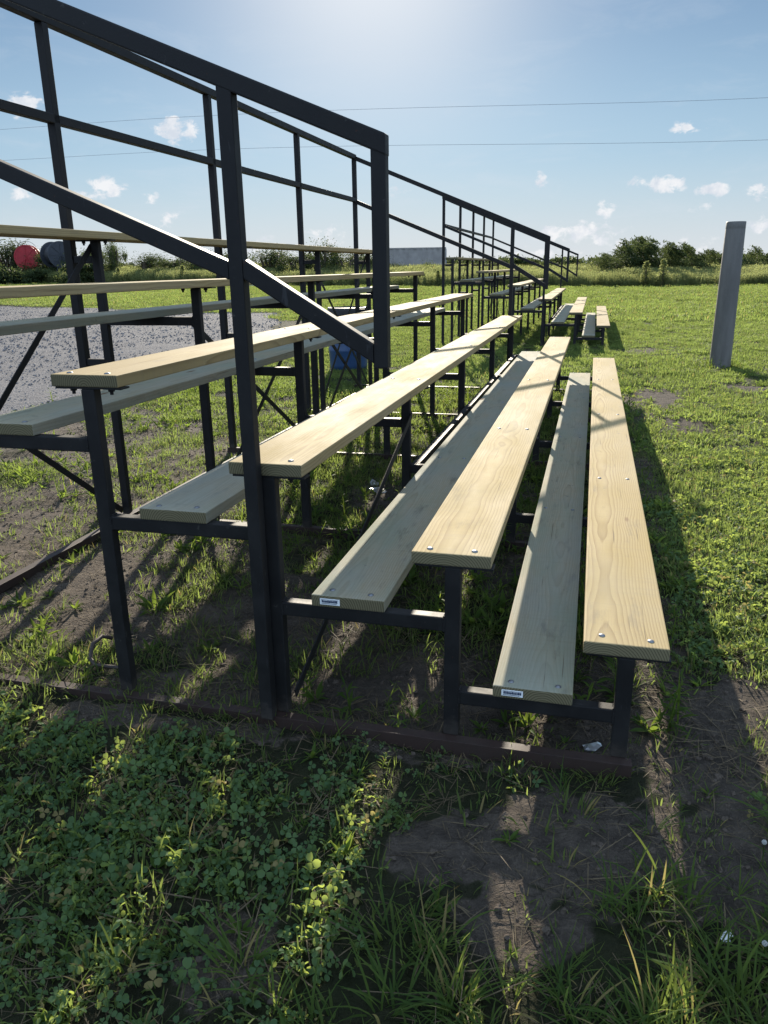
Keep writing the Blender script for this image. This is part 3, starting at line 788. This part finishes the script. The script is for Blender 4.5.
def pts_rect(x0, x1, y0, y1, dens):
    n = int((x1-x0)*(y1-y0)*dens)
    return rng.uniform(x0, x1, n), rng.uniform(y0, y1, n)
def finish(x, y, keep, nproto, s0, s1, tilt=.12):
    k = keep & inview(x, y)
    x, y = x[k], y[k]; n = len(x)
    P = np.stack([x, y, height(x, y)], -1)
    rot = np.stack([rng.normal(0, tilt, n), rng.normal(0, tilt, n), rng.uniform(0, 6.283, n)], -1)
    vary = .62+.76*fbm(x*2.3+60, y*2.3+21, 3)
    return P, rot, rng.uniform(s0, s1, n)*vary, rng.integers(0, nproto, n)
def cat(*l): return [np.concatenate(a) for a in zip(*l)]
def rnd(x): return rng.random(len(x))
def solid(x, y):          # nothing grows on the gravel, inside the pole or the drum
    return (gravel_sd(x, y) > -.02) | (np.hypot(x-1.815, y-12.1) < .15) | (np.hypot(x+3.5, y-11.15) < .3)

# zones
def z_clover(x, y):
    c = (1-sstep(x, -.62, -.30))*(1-sstep(y, 1.72, 1.98))*(.75+.6*(fbm(x*3+5, y*3)-.4))
    c = np.maximum(c, ell(x, y, -.35, 1.95, .35, .12)*.35)
    r = sstep(x, .30, .46)*sstep(y, 2.55, 2.95)*(1-sstep(y, 7.5, 11))*(1-sstep(x, 1.6, 2.6))*np.clip(.9+(fbm(x*1.6+30, y*1.6)-.5)*2.2, 0, 1)
    c = np.maximum(c, r); c = np.maximum(c, ell(x, y, .52, 2.1, .12, .12)*.9)
    return np.clip(c, 0, 1)*(1-.9*dirtmask(x, y))
def z_long(x, y):
    c = ell(x, y, .45, 1.35, .42, .32)+ell(x, y, .05, 1.22, .5, .15)*.6+ell(x, y, -.35, 1.18, .4, .14)*.4+ell(x, y, .62, 1.7, .16, .3)
    return np.clip(c, 0, 1)
def z_lawn(x, y):
    d = dirtmask(x, y)
    c = 1-d
    c = np.maximum(c*np.where((y < 2.0), .33, 1.0), .13*(fbm(x*6, y*6+9) > .46))
    return np.clip(c, 0, 1)

near_lawn = [tuft('grass_a%d' % i, 18, .05, (.015, .066), (.0025, .0055), (.05, .6), (.2, 1.2), M_GRASS) for i in range(6)]
mid_lawn = [tuft('grass_b%d' % i, 130, .17, (.015, .065), (.005, .009), (.05, .7), (.1, 1.1), M_GRASS, 3) for i in range(6)]
far_lawn = [tuft('grass_c%d' % i, 170, .62, (.04, .10), (.014, .026), (.05, .7), (.1, .9), M_GRASS, 2) for i in range(5)]
lawn_protos = near_lawn+mid_lawn+far_lawn
A = []
x, y = pts_rect(-4.5, 3.2, .7, 6.5, 430); k = (rnd(x) < z_lawn(x, y)) & ~solid(x, y)
P, ro, s, ix = finish(x, y, k, 6, .7, 1.25); A.append((P, ro, s, ix))
x, y = pts_rect(-6.5, 8, 6.5, 22, 44); k = (rnd(x) < z_lawn(x, y)*1.05) & ~solid(x, y)
P, ro, s, ix = finish(x, y, k, 6, .75, 1.25); A.append((P, ro, s, ix+6))
x, y = pts_rect(-45, 22, 22, 62, 8.0); k = (rnd(x) < z_lawn(x, y)) & ~solid(x, y)
P, ro, s, ix = finish(x, y, k, 5, .7, 1.15); A.append((P, ro, s, ix+12))
x, y = pts_rect(-130, -30, 28, 120, 1.2); k = ~solid(x, y)
P, ro, s, ix = finish(x, y, k, 5, .9, 1.5); A.append((P, ro, s, ix+12))
scatter('grass', 'short green lawn grass spreading over the field', lawn_protos, *cat(*A))

cl_p = [clover('clover_%d' % i, 13, .065, (.008, .034), (.008, .0155)) for i in range(6)]
x, y = pts_rect(-3, 3, .7, 11, 270); k = (rnd(x) < z_clover(x, y)) & ~solid(x, y) & ((rnd(x) < .5) | (y < 5.5))
scatter('clover', 'dark green clover covering the soil', cl_p, *finish(x, y, k, 6, .7, 1.35, .15))

lg_p = [tuft('long_grass_%d' % i, 15, .035, (.06, .20), (.0035, .0065), (.1, .75), (.4, 1.8), M_LONG, 6) for i in range(6)]
x, y = pts_rect(-1.4, 1.3, .7, 2.1, 230); k = rnd(x) < z_long(x, y)*(1-.75*dirtmask(x, y))
B1 = finish(x, y, k, 6, .55, 1.15)
x, y = pts_rect(-3, 2.5, .8, 9.4, 14); k = (rnd(x) < .30+.5*(dirtmask(x, y) < .6)) & ~solid(x, y)
B2 = finish(x, y, k, 6, .4, .8)
scatter('long_grass', 'tufts of longer arching grass blades', lg_p, *cat(B1, B2))

wd_p = [weed('weed_%d' % i, 9+i, (.035, .085), (.010, .022), (.25, 1.1), M_WEED) for i in range(4)] + \
       [weed('weed_s%d' % i, 12, (.04, .075), (.010, .018), (.2, .8), M_WEED, .10+.04*i) for i in range(3)]
x, y = pts_rect(-5.2, .5, 2.15, 9.6, 95)
cl_ = sstep(fbm(x*1.9+11, y*1.9+2), .44, .62)
k = (rnd(x) < cl_*.9+.05) & ~solid(x, y)
C1 = finish(x, y, k, 7, .6, 1.25, .2)
x, y = pts_rect(-2.5, 1.2, .8, 2.2, 50); k = (rnd(x) < .40*(1-.6*dirtmask(x, y)))
C2 = finish(x, y, k, 7, .3, .75, .25)
x, y = pts_rect(.3, 4, 2.8, 14, 12); k = (rnd(x) < .6) & ~solid(x, y)
C3 = finish(x, y, k, 4, .5, .95, .2)
C4 = finish(np.array([-5.75, -5.9, -5.82, -5.65, -5.5, -6.3, -6.0]), np.array([7.3, 7.25, 7.4, 7.35, 9.1, 11.5, 8.6]), np.full(7, True), 7, 1.0, 1.7, .2)
C5 = [a.copy() for a in finish(*pts_rect(1.55, 2.1, 11.75, 12.2, 130), np.full(int(.55*.45*130), True), 7, .7, 1.3, .3)]
scatter('weeds', 'broad leaved weeds growing between and around the planks', wd_p, *cat(C1, C2, C3, C4, C5))

st_p = [straw('straw_%d' % i, 16, .10) for i in range(5)]
x, y = pts_rect(-4.8, 2, .7, 8, 85); k = (rnd(x) < .35+.45*fbm(x*2, y*2)) & ~solid(x, y)
scatter('straw', 'thin dry grass stalks scattered on the soil', st_p, *finish(x, y, k, 5, .6, 1.2, .05))

# clods and pebbles on the bare soil
def stone(seed, mat):
    r = random.Random(seed); bm = bmesh.new(); bmesh.ops.create_icosphere(bm, subdivisions=2, radius=1)
    for v in bm.verts: v.co *= r.uniform(.5, 1.2); v.co.z *= .6; v.co.x *= .8
    me = bpy.data.meshes.new('clod'); bm.to_mesh(me); bm.free(); me.materials.append(mat); return me
M_CLOD = plain('dry clod', (.085, .068, .054), .95, 0, .45, 60, .08)
cp_ = [stone(i, M_CLOD) for i in range(5)]
x, y = pts_rect(-4.8, 1.2, .8, 7.5, 1300); k = (dirtmask(x, y) > .45) & ~solid(x, y)
P, ro, s, ix = finish(x, y, k, 5, 0, 1, .5); s = .0018+.0125*rnd(P)**7
scatter('clods', 'small dry soil clods on bare ground', cp_, P, ro, s, ix)
M_STONE = plain('grey stone', (.20, .19, .19), .95, 0, .35, 3, .1)
gp_ = [stone(20+i, M_STONE) for i in range(5)]
x, y = pts_rect(-34, -5.2, 4.0, 36, 110); k = (gravel_sd(x, y) > .02-.25*rnd(x)**3) & (rnd(x) < np.clip(9/np.hypot(x, y), .12, 1)**1.3)
P, ro, s, ix = finish(x, y, k, 5, 0, 1, .5); s = (.007+.013*rnd(P)**3)*np.clip(np.hypot(P[:, 0], P[:, 1])/11, 1, 1.7); P[:, 2] = .008
scatter('gravel', 'loose crushed stone lying on the gravel lot', gp_, P, ro, s, ix)

# clover flowers: few enough to be things of their own
fm = None
fl_pts = [(.43, 1.42, 'white clover flower beside the paper scrap in the long grass'), (.485, 1.73, 'white clover flower at the right edge above the long grass')]
for fx, fy, lab in fl_pts:
    e = empty('clover_flower', (fx, fy, float(height(fx, fy))))
    tag(e, lab, 'flower')
    MB().tube([(0, 0, 0), (.004, 0, .045), (.002, .003, .075)], .0012, 6).build('stem', M_WEED, e)
    mb = MB()
    for i in range(34):
        a = i*2.4; zz = 1-2*(i+.5)/34; rr = math.sqrt(1-zz*zz)
        d = Vector((rr*math.cos(a), rr*math.sin(a), zz)); q = Vector((.002, .003, .078))
        mb.cyl(q+d*.0015, q+d*.0060, .0006, .0013, 5)
    mb.build('blossom', M_PETAL, e)

# ------------------------------------------------------------------ far vegetation
def leafcloud(g, C, size, tint, asp=.62):
    n = len(C)
    X = unit(rng.normal(size=(n, 3))+np.array([0, 0, .0])); Yd = unit(np.cross(X, rng.normal(size=(n, 3)))); N = np.cross(X, Yd)
    leaflets(g, C, X, Yd, N, size, size*asp, tint)
def bush_mesh(name, n, wx, wy, h, leaf, mat, clumps=14, wind=0.0, spiky=.0):
    g = Geo(); per = n//clumps
    for c in range(clumps):
        a = rng.uniform(0, 6.283); rr = rng.random()**.6; zz = rng.uniform(.04, .92)
        env = math.sqrt(max(0, 1-(max(zz-.35, 0)/.68)**2))
        cen = np.array([wx*.42*rr*env*math.cos(a)-wind*zz*h*.3, wy*.42*rr*env*math.sin(a), zz*h*.9])
        s = np.array([wx*.17, wy*.17, h*.15])*rng.uniform(.6, 1.4)
        d = unit(rng.normal(size=(per, 3)))*(rng.random((per, 1))**.45)
        C = cen+d*s
        k = max(int(per*.12), 2)      # sprigs that break the outline
        C[:k] = cen+unit(rng.normal(size=(k, 3))+np.array([-wind, 0, .8+spiky]))*s*rng.uniform(1.0, 1.9, (k, 1))
        C[:, 2] = np.maximum(C[:, 2], .08)
        leafcloud(g, C, rng.uniform(.7, 1.35, per)*leaf*(1.6 if wind > .3 else 1), np.clip(rng.random(per)*.6+rng.uniform(0, .38), 0, .94), .28 if wind > .3 else .62)
    me = g.mesh(name, mat)
    return me
def stems_mesh(name, h, n, spread):
    mb = MB()
    for i in range(n):
        a = rng.uniform(0, 6.283); s = spread*rng.uniform(.2, 1); b0 = .12*spread
        mb.tube([(b0*math.cos(a), b0*math.sin(a), -.1), (s*.4*math.cos(a), s*.4*math.sin(a), h*.35), (s*math.cos(a+.3), s*math.sin(a+.3), h*.75)], .05, 6, .015)
    me = bpy.data.meshes.new(name); mb.bm.to_mesh(me); mb.bm.free(); me.materials.append(M_BARK); return me
BK = [('bushy', M_BUSH, 0, 0), ('windswept', M_DARKB, .55, .4), ('dark dense', M_DARKB, 0, 0), ('loose', M_BUSH, .15, .8)]
variants = []
for nm, mat, wind, sp_ in BK:
    for v in range(2):
        variants.append((nm, bush_mesh('crown', 7800, 1.0, 1.0, 1.0, .031, mat, 26, wind, sp_), stems_mesh('stems', 1.0, 6, .3)))
def edge_y(x): return np.interp(x, [-100, -58, -12.5, .3, 10.2, 30], [112, 93, 60.5, 57.5, 54.5, 50])
def edge_r(a):
    r = np.arange(30, 180, .5)
    return float(r[np.argmax(r*math.cos(a) > edge_y(r*math.sin(a)))])
def at_px(u, v, dist, behind=None):
    a, e = azel(u, v)
    if behind is not None: dist = edge_r(a)+behind
    return dist*math.sin(a), dist*math.cos(a), CAMH+dist*math.tan(e)
bush_list = [  # bearing column, top row, distance, width m, variant, words
    (588, 264, 63, 4.0, 2, 'low dark bush at the left end of the windswept thicket'),
    (606, 256, 62, 4.4, 3, 'mid-height bush sloping up to the windswept thicket'),
    (630, 247, 61, 5.0, 2, 'tall windswept bush in the thicket left of the pole'),
    (655, 241, 60, 5.2, 3, 'tallest windswept bush of the thicket left of the pole'),
    (682, 250, 61, 5.0, 2, 'rounded bush of the thicket just left of the pole'),
    (702, 251, 63, 4.0, 7, 'loose-topped bush standing right behind the lower left of the pole'),
    (735, 264, 65, 4.0, 5, 'low dark bush seen directly right of the pole'),
    (752, 250, 62, 3.4, 6, 'loose tall bush between the pole and the edge of the picture'),
    (775, 256, 62, 4.2, 0, 'bush cut by the right edge of the picture'),
    (810, 250, 62, 5, 2, 'bush outside the right edge of the thicket'),
    (560, 268, 72, 5.0, 4, 'low dark bush behind the front end of the farther bleacher'),
    (528, 265, 75, 5.5, 0, 'bush behind the middle of the farther bleacher'),
    (495, 262, 78, 6.0, 6, 'loose bush behind the seats of the farther bleacher'),
    (463, 264, 74, 5.0, 1, 'bush right of the grey container behind the farther bleacher'),
    (398, 263, 64, 2.6, 4, 'dark round bush in front of the left part of the grey container'),
    (423, 261, 66, 2.2, 7, 'thin bush in front of the middle of the grey container'),
    (443, 264, 65, 2.4, 1, 'small bush at the right end of the grey container'),
    (372, 252, 82, 4.5, 4, 'bush left of the grey container'),
    (347, 250, 84, 5.5, 1, 'bush right of the tallest one in the middle hedge'),
    (325, 239, 84, 5.0, 6, 'tallest loose-topped bush of the middle hedge'),
    (298, 249, 86, 6.0, 0, 'bush just left of the tallest one in the middle hedge'),
    (268, 247, 88, 6.5, 4, 'broad dark bush in the middle hedge'),
    (236, 251, 90, 6.5, 1, 'bush behind the tall guard post of the near bleacher'),
    (204, 250, 92, 6.5, 6, 'loose bush under the upper plank of the near bleacher'),
    (172, 255, 94, 6.0, 0, 'low bush in the left hedge'),
    (145, 253, 95, 5.5, 4, 'dark low bush in the left hedge right of the dark reel'),
    (113, 238, 97, 3.2, 7, 'slender tall bush standing between the two bracing posts at the left'),
    (88, 245, 98, 6.0, 0, 'bush behind the dark reel'),
    (42, 250, 100, 5.0, 1, 'bush between the red and the dark reel'),
    (5, 240, 101, 8.0, 4, 'big dark bush at the left edge of the picture'),
    (-40, 240, 102, 8.0, 5, 'bush outside the left edge of the picture')]
for u, v, dist, wdt, vi, lab in bush_list:
    bx, by, top = at_px(u, v, dist, 6.5+(dist*7.3) % 3); wdt *= max(1, math.hypot(bx, by)/dist)*1.15
    gz = float(height(bx, by)); h = top-gz
    h *= .74 if u > 580 else .95 if u > 440 else .97
    e = empty('bush', (bx, by, gz), random.uniform(-.5, .5) if vi in (2, 3) else random.uniform(0, 6.28))
    tag(e, lab, 'bush', 'bushes along the far edge of the field')
    nm, cm_, sm_ = variants[vi]
    for nme, mm in (('crown', cm_), ('stems', sm_)):
        o = link(bpy.data.objects.new(nme, mm), e)
        o.scale = (wdt, wdt*.8, h)

# slender leafy plants in front of the weeds
sap_m = []
for i in range(3):
    g = Geo(); n = 700
    zz = rng.random(n)**.8; rr = .17*(1-zz)**.7*rng.random(n)**.5+.02; a = rng.uniform(0, 6.283, n)
    leafcloud(g, np.stack([rr*np.cos(a), rr*np.sin(a), zz+.02], -1), rng.uniform(.04, .075, n), rng.random(n)*.94)
    sap_m.append((g.mesh('leaves', M_TALLW), stems_mesh('stalk', 1.1, 1, .02)))
for u, v, dist, lab in [(647, 262, 56.0, 'slim pointed leafy plant before the weeds, left one of a close pair'), (664, 260, 56.0, 'slim pointed leafy plant before the weeds, right one of a close pair'),
                        (424, 274, 58.5, 'short slim leafy plant in front of the container, left of a taller one'), (438, 271, 58.5, 'slim leafy plant in front of the right end of the container'),
                        (118, 268, 74, 'slim leafy plant at the weeds below the slender bush at the left'), (182, 266, 72, 'slim leafy plant at the front of the weeds left of the tall guard post')]:
    bx, by, top = at_px(u, v, dist, -.3); gz = float(height(bx, by))
    e = empty('tall_plant', (bx, by, gz), random.uniform(0, 6)); tag(e, lab, 'plant', 'slim leafy plants along the weeds')
    lm, sm = random.choice(sap_m); h = top-gz
    for nme, mm in (('leaves', lm), ('stalk', sm)):
        o = link(bpy.data.objects.new(nme, mm), e); o.scale = (h*1.5, h*1.5, h)

# tall weeds along the field edge (one mass), reeds and the far treeline
tw = []
for i in range(5):
    g = Geo(); n = 420
    C = np.stack([rng.uniform(-.7, .7, n), rng.uniform(-.7, .7, n), rng.random(n)**.8*(.95+.35*np.sin(i))], -1)
    leafcloud(g, C, rng.uniform(.05, .12, n), rng.random(n)*.98)
    nb = 90
    blades(g, np.stack([rng.uniform(-.7, .7, nb), rng.uniform(-.7, .7, nb), np.zeros(nb)], -1), rng.uniform(.6, 1.5, nb), rng.uniform(.015, .03, nb), rng.uniform(0, 6.28, nb), rng.uniform(0, .25, nb), rng.uniform(0, .8, nb), rng.random(nb), 3)
    tw.append(g.mesh('tall_weeds_%d' % i, M_TALLW))
n = 7500
x = rng.uniform(-115, 32, n); t = rng.random(n); y = edge_y(x)+t*9+rng.normal(0, .25, n)
k = inview(x, y, 4)
x, y, t = x[k], y[k], t[k]; n = len(x)
P = np.stack([x, y, height(x, y)], -1); rot = np.stack([np.zeros(n), np.zeros(n), rng.uniform(0, 6.28, n)], -1)
scatter('weeds_tall', 'band of tall weeds along the far edge of the field', tw, P, rot, (.38+.45*t+.45*fbm(x*.35, y*.35)+.12*rng.random(n))*np.interp(x, [-100, -45, -12, 10], [1.9, 1.55, 1.15, .95]), rng.integers(0, 5, n))
rd = []
for i in range(4):
    g = Geo(); nb = 26
    blades(g, np.stack([rng.uniform(-.6, .6, nb), rng.uniform(-.4, .4, nb), np.zeros(nb)], -1), rng.uniform(2.6, 4.3, nb), rng.uniform(.08, .14, nb), np.pi+rng.normal(0, .35, nb), rng.uniform(.0, .30, nb), rng.uniform(.5, 1.5, nb), rng.random(nb)*.9, 6)
    for q in range(14):
        hx = rng.uniform(-.6, .6); L = rng.uniform(3.0, 4.0)
        C = np.stack([hx-.42*L*.5+rng.normal(0, .09, 26)-np.linspace(0, .5, 26), rng.normal(0, .15, 26)+rng.uniform(-.3, .3), L*.93+np.linspace(-.1, .25, 26)], -1)
        leafcloud(g, C, np.full(26, .16), rng.random(26)*.9)
    rd.append(g.mesh('reeds_%d' % i, M_BUSH))
n = 90; u_ = np.concatenate([rng.uniform(594, 735, 66), rng.uniform(735, 800, 24)])
pp = [at_px(u, 250, d) for u, d in zip(u_, rng.uniform(62, 70, n))]
P = np.array([(a, b, float(height(a, b))) for a, b, c in pp]); rot = np.stack([np.zeros(n), np.zeros(n), rng.normal(0, .3, n)], -1)
prof = np.interp(u_, [596, 620, 650, 690, 715, 735, 750, 790], [.45, .78, .98, .90, .72, .6, .85, .7])
scatter('reeds', 'windblown reeds rising over the thicket', rd, P, rot, prof*rng.uniform(.62, .92, n), rng.integers(0, 4, n))
tl = [bush_mesh('treeline_%d' % i, 1500, 9, 4, 3.2, .45, M_DARKB, 16) for i in range(3)]
n = 260; a = rng.uniform(R(-52), R(28), n); d = rng.uniform(118, 150, n)
P = np.stack([d*np.sin(a), d*np.cos(a), np.full(n, -.2)], -1); rot = np.stack([np.zeros(n), np.zeros(n), rng.uniform(0, 6.28, n)], -1)
scatter('treeline', 'far low treeline on the horizon', tl, P, rot, rng.uniform(.6, 1.0, n), rng.integers(0, 3, n))

# ------------------------------------------------------------------ container, reels, power lines
cxp, cyp, ctop = at_px(446, 247, 78)
a_, _ = azel(446, 260)
con = empty('shipping_container', (cxp, cyp, .0), a_*-1+R(6))
tag(con, 'grey corrugated shipping container beyond the weeds', 'container')
M_CON = plain('faded grey container paint', (.30, .275, .25), .7, 0, .2, 1.2)
M_COND = plain('pale container door paint', (.36, .36, .36), .6, 0, .12, 1.2)
H0, H1, LEN = .45, ctop, 6.1
mb = MB(); nseg = 88; pts = []
for i in range(nseg+1):
    xx = -LEN+LEN*i/nseg; ph = i % 8
    pts.append((xx, 0 if ph in (0, 1, 2) else .05 if ph in (4, 5, 6) else .025))
for (x0, y0), (x1, y1) in zip(pts, pts[1:]):
    vs = [mb.bm.verts.new(p_) for p_ in ((x0, y0, H0), (x1, y1, H0), (x1, y1, H1-.12), (x0, y0, H1-.12))]
    mb.bm.faces.new(vs)
bmesh.ops.remove_doubles(mb.bm, verts=mb.bm.verts, dist=.0005)
mb.box((-LEN, .06, H0), (-.02, 2.4, H1-.06), .02)
mb.build('body', M_CON, con)
MB().box((-LEN-.02, -.02, H1-.13), (.02, 2.42, H1), .02).box((-LEN-.02, -.02, H0-.15), (.02, 2.42, H0+.02), .02).build('frame', M_CON, con)
dm = MB().box((.0, .05, H0+.03), (.05, 1.18, H1-.14), .01).box((.0, 1.22, H0+.03), (.05, 2.35, H1-.14), .01)
dd_ = dm.build('door', M_COND, con)
rb = MB()
for yy in (.4, .85, 1.55, 2.0): rb.cyl((.08, yy, H0+.1), (.08, yy, H1-.2), .025, n=8)
rb.build('lock_bar', M_COND, dd_)
for xx in (-LEN+.3, -.3):
    MB().box((xx-.15, .1, -.1), (xx+.15, 2.3, H0-.152), .02).build('support_block', M_CON, con)

def reel(u, v, behind, rad, wid, mat, hose, lab, ang, arch):
    bx, by, bz = at_px(u, v, 0, behind)
    e = empty('hose_reel', (bx, by, 0), ang); tag(e, lab, 'reel')
    Mx = Matrix.Translation((0, 0, bz)) @ Matrix.Rotation(R(90), 4, 'X')
    for s_ in (-1, 1):
        d = MB()
        d.lathe([(rad, s_*wid/2-.04), (rad, s_*wid/2+.04), (rad*.9, s_*wid/2+.05), (rad*.88, s_*wid/2+.02), (.15, s_*wid/2+.03), (.01, s_*wid/2+.05)], 36, Mx)
        d.lathe([(rad, s_*wid/2-.04), (.01, s_*wid/2-.04)], 36, Mx)
        for q in range(8):
            a = q*math.pi/4
            d.beam(Mx @ Vector((.1*math.cos(a), .1*math.sin(a), s_*(wid/2+.06))), Mx @ Vector((rad*.9*math.cos(a), rad*.9*math.sin(a), s_*(wid/2+.06))), .07, .05, (0, 1, 0))
        d.build('flange', mat, e, smooth=False)
    prof = []; nr = 9
    for i in range(nr):
        z = -wid/2+.04+(wid-.08)*i/nr
        for q in range(5): prof.append((rad*.72+.05*math.sin(math.pi*q/4), z+(wid-.08)/nr*q/5))
    MB().lathe(prof, 36, Mx).build('wound_hose', hose, e, smooth=True)
    fr = MB()
    for s_ in (-1, 1):
        yy = s_*(wid/2+.16)
        fr.beam((-rad*.9, yy, 0), (0, yy, bz), .09, .09).beam((rad*.9, yy, 0), (0, yy, bz), .09, .09)
    fr.build('stand', mat, e)
    if arch:
        MB().tube([(rad*arch*math.cos(t_), 0, bz+rad*.35+rad*.95*math.sin(t_)) for t_ in np.linspace(0, math.pi, 14)], .03, 6).build('hoop', M_STEEL, e)
    return e
M_RED = plain('red paint', (.36, .012, .018), .5, 0, .2, 2)
M_DGREY = plain('dark blue grey paint', (.035, .04, .05), .5, 0, .2, 2)
M_HOSE = plain('black hose', (.02, .02, .022), .6)
reel(28, 257.5, 4.5, 1.85, 1.5, M_RED, plain('red hose', (.40, .03, .03), .5), 'red hose reel standing in the weeds at the left edge', R(20), .9)
reel(57, 255, 5.5, 1.95, 3.0, M_DGREY, M_HOSE, 'dark grey hose reel standing right of the red one', R(58), 0)
M_WIRE = plain('weathered wire', (.22, .23, .25), .5, .3)
for pts, lab in (([(-80, 13.1), (-48.5, 12.84), (-38.2, 12.93), (-26.9, 12.80), (-15.6, 12.50), (-2.0, 11.94), (10.1, 11.5), (45, 11.6)], 'upper of the two thin power lines crossing the sky'),
                 ([(-80, 10.9), (-49, 10.51), (-31.4, 10.52), (-15.7, 10.07), (-1.9, 9.45), (10.4, 9.01), (45, 9.0)], 'lower of the two thin power lines crossing the sky')):
    xsn = np.linspace(-80, 45, 40); zsn = np.interp(xsn, [p_[0] for p_ in pts], [p_[1] for p_ in pts]); zsn[2:-2] = (zsn[:-4]+zsn[1:-3]+zsn[2:-2]+zsn[3:-1]+zsn[4:])/5
    o = MB().tube([(a, 60, b) for a, b in zip(xsn, zsn)], .010, 6).build('power_line', M_WIRE)
    tag(o, lab, 'power line', 'power lines')
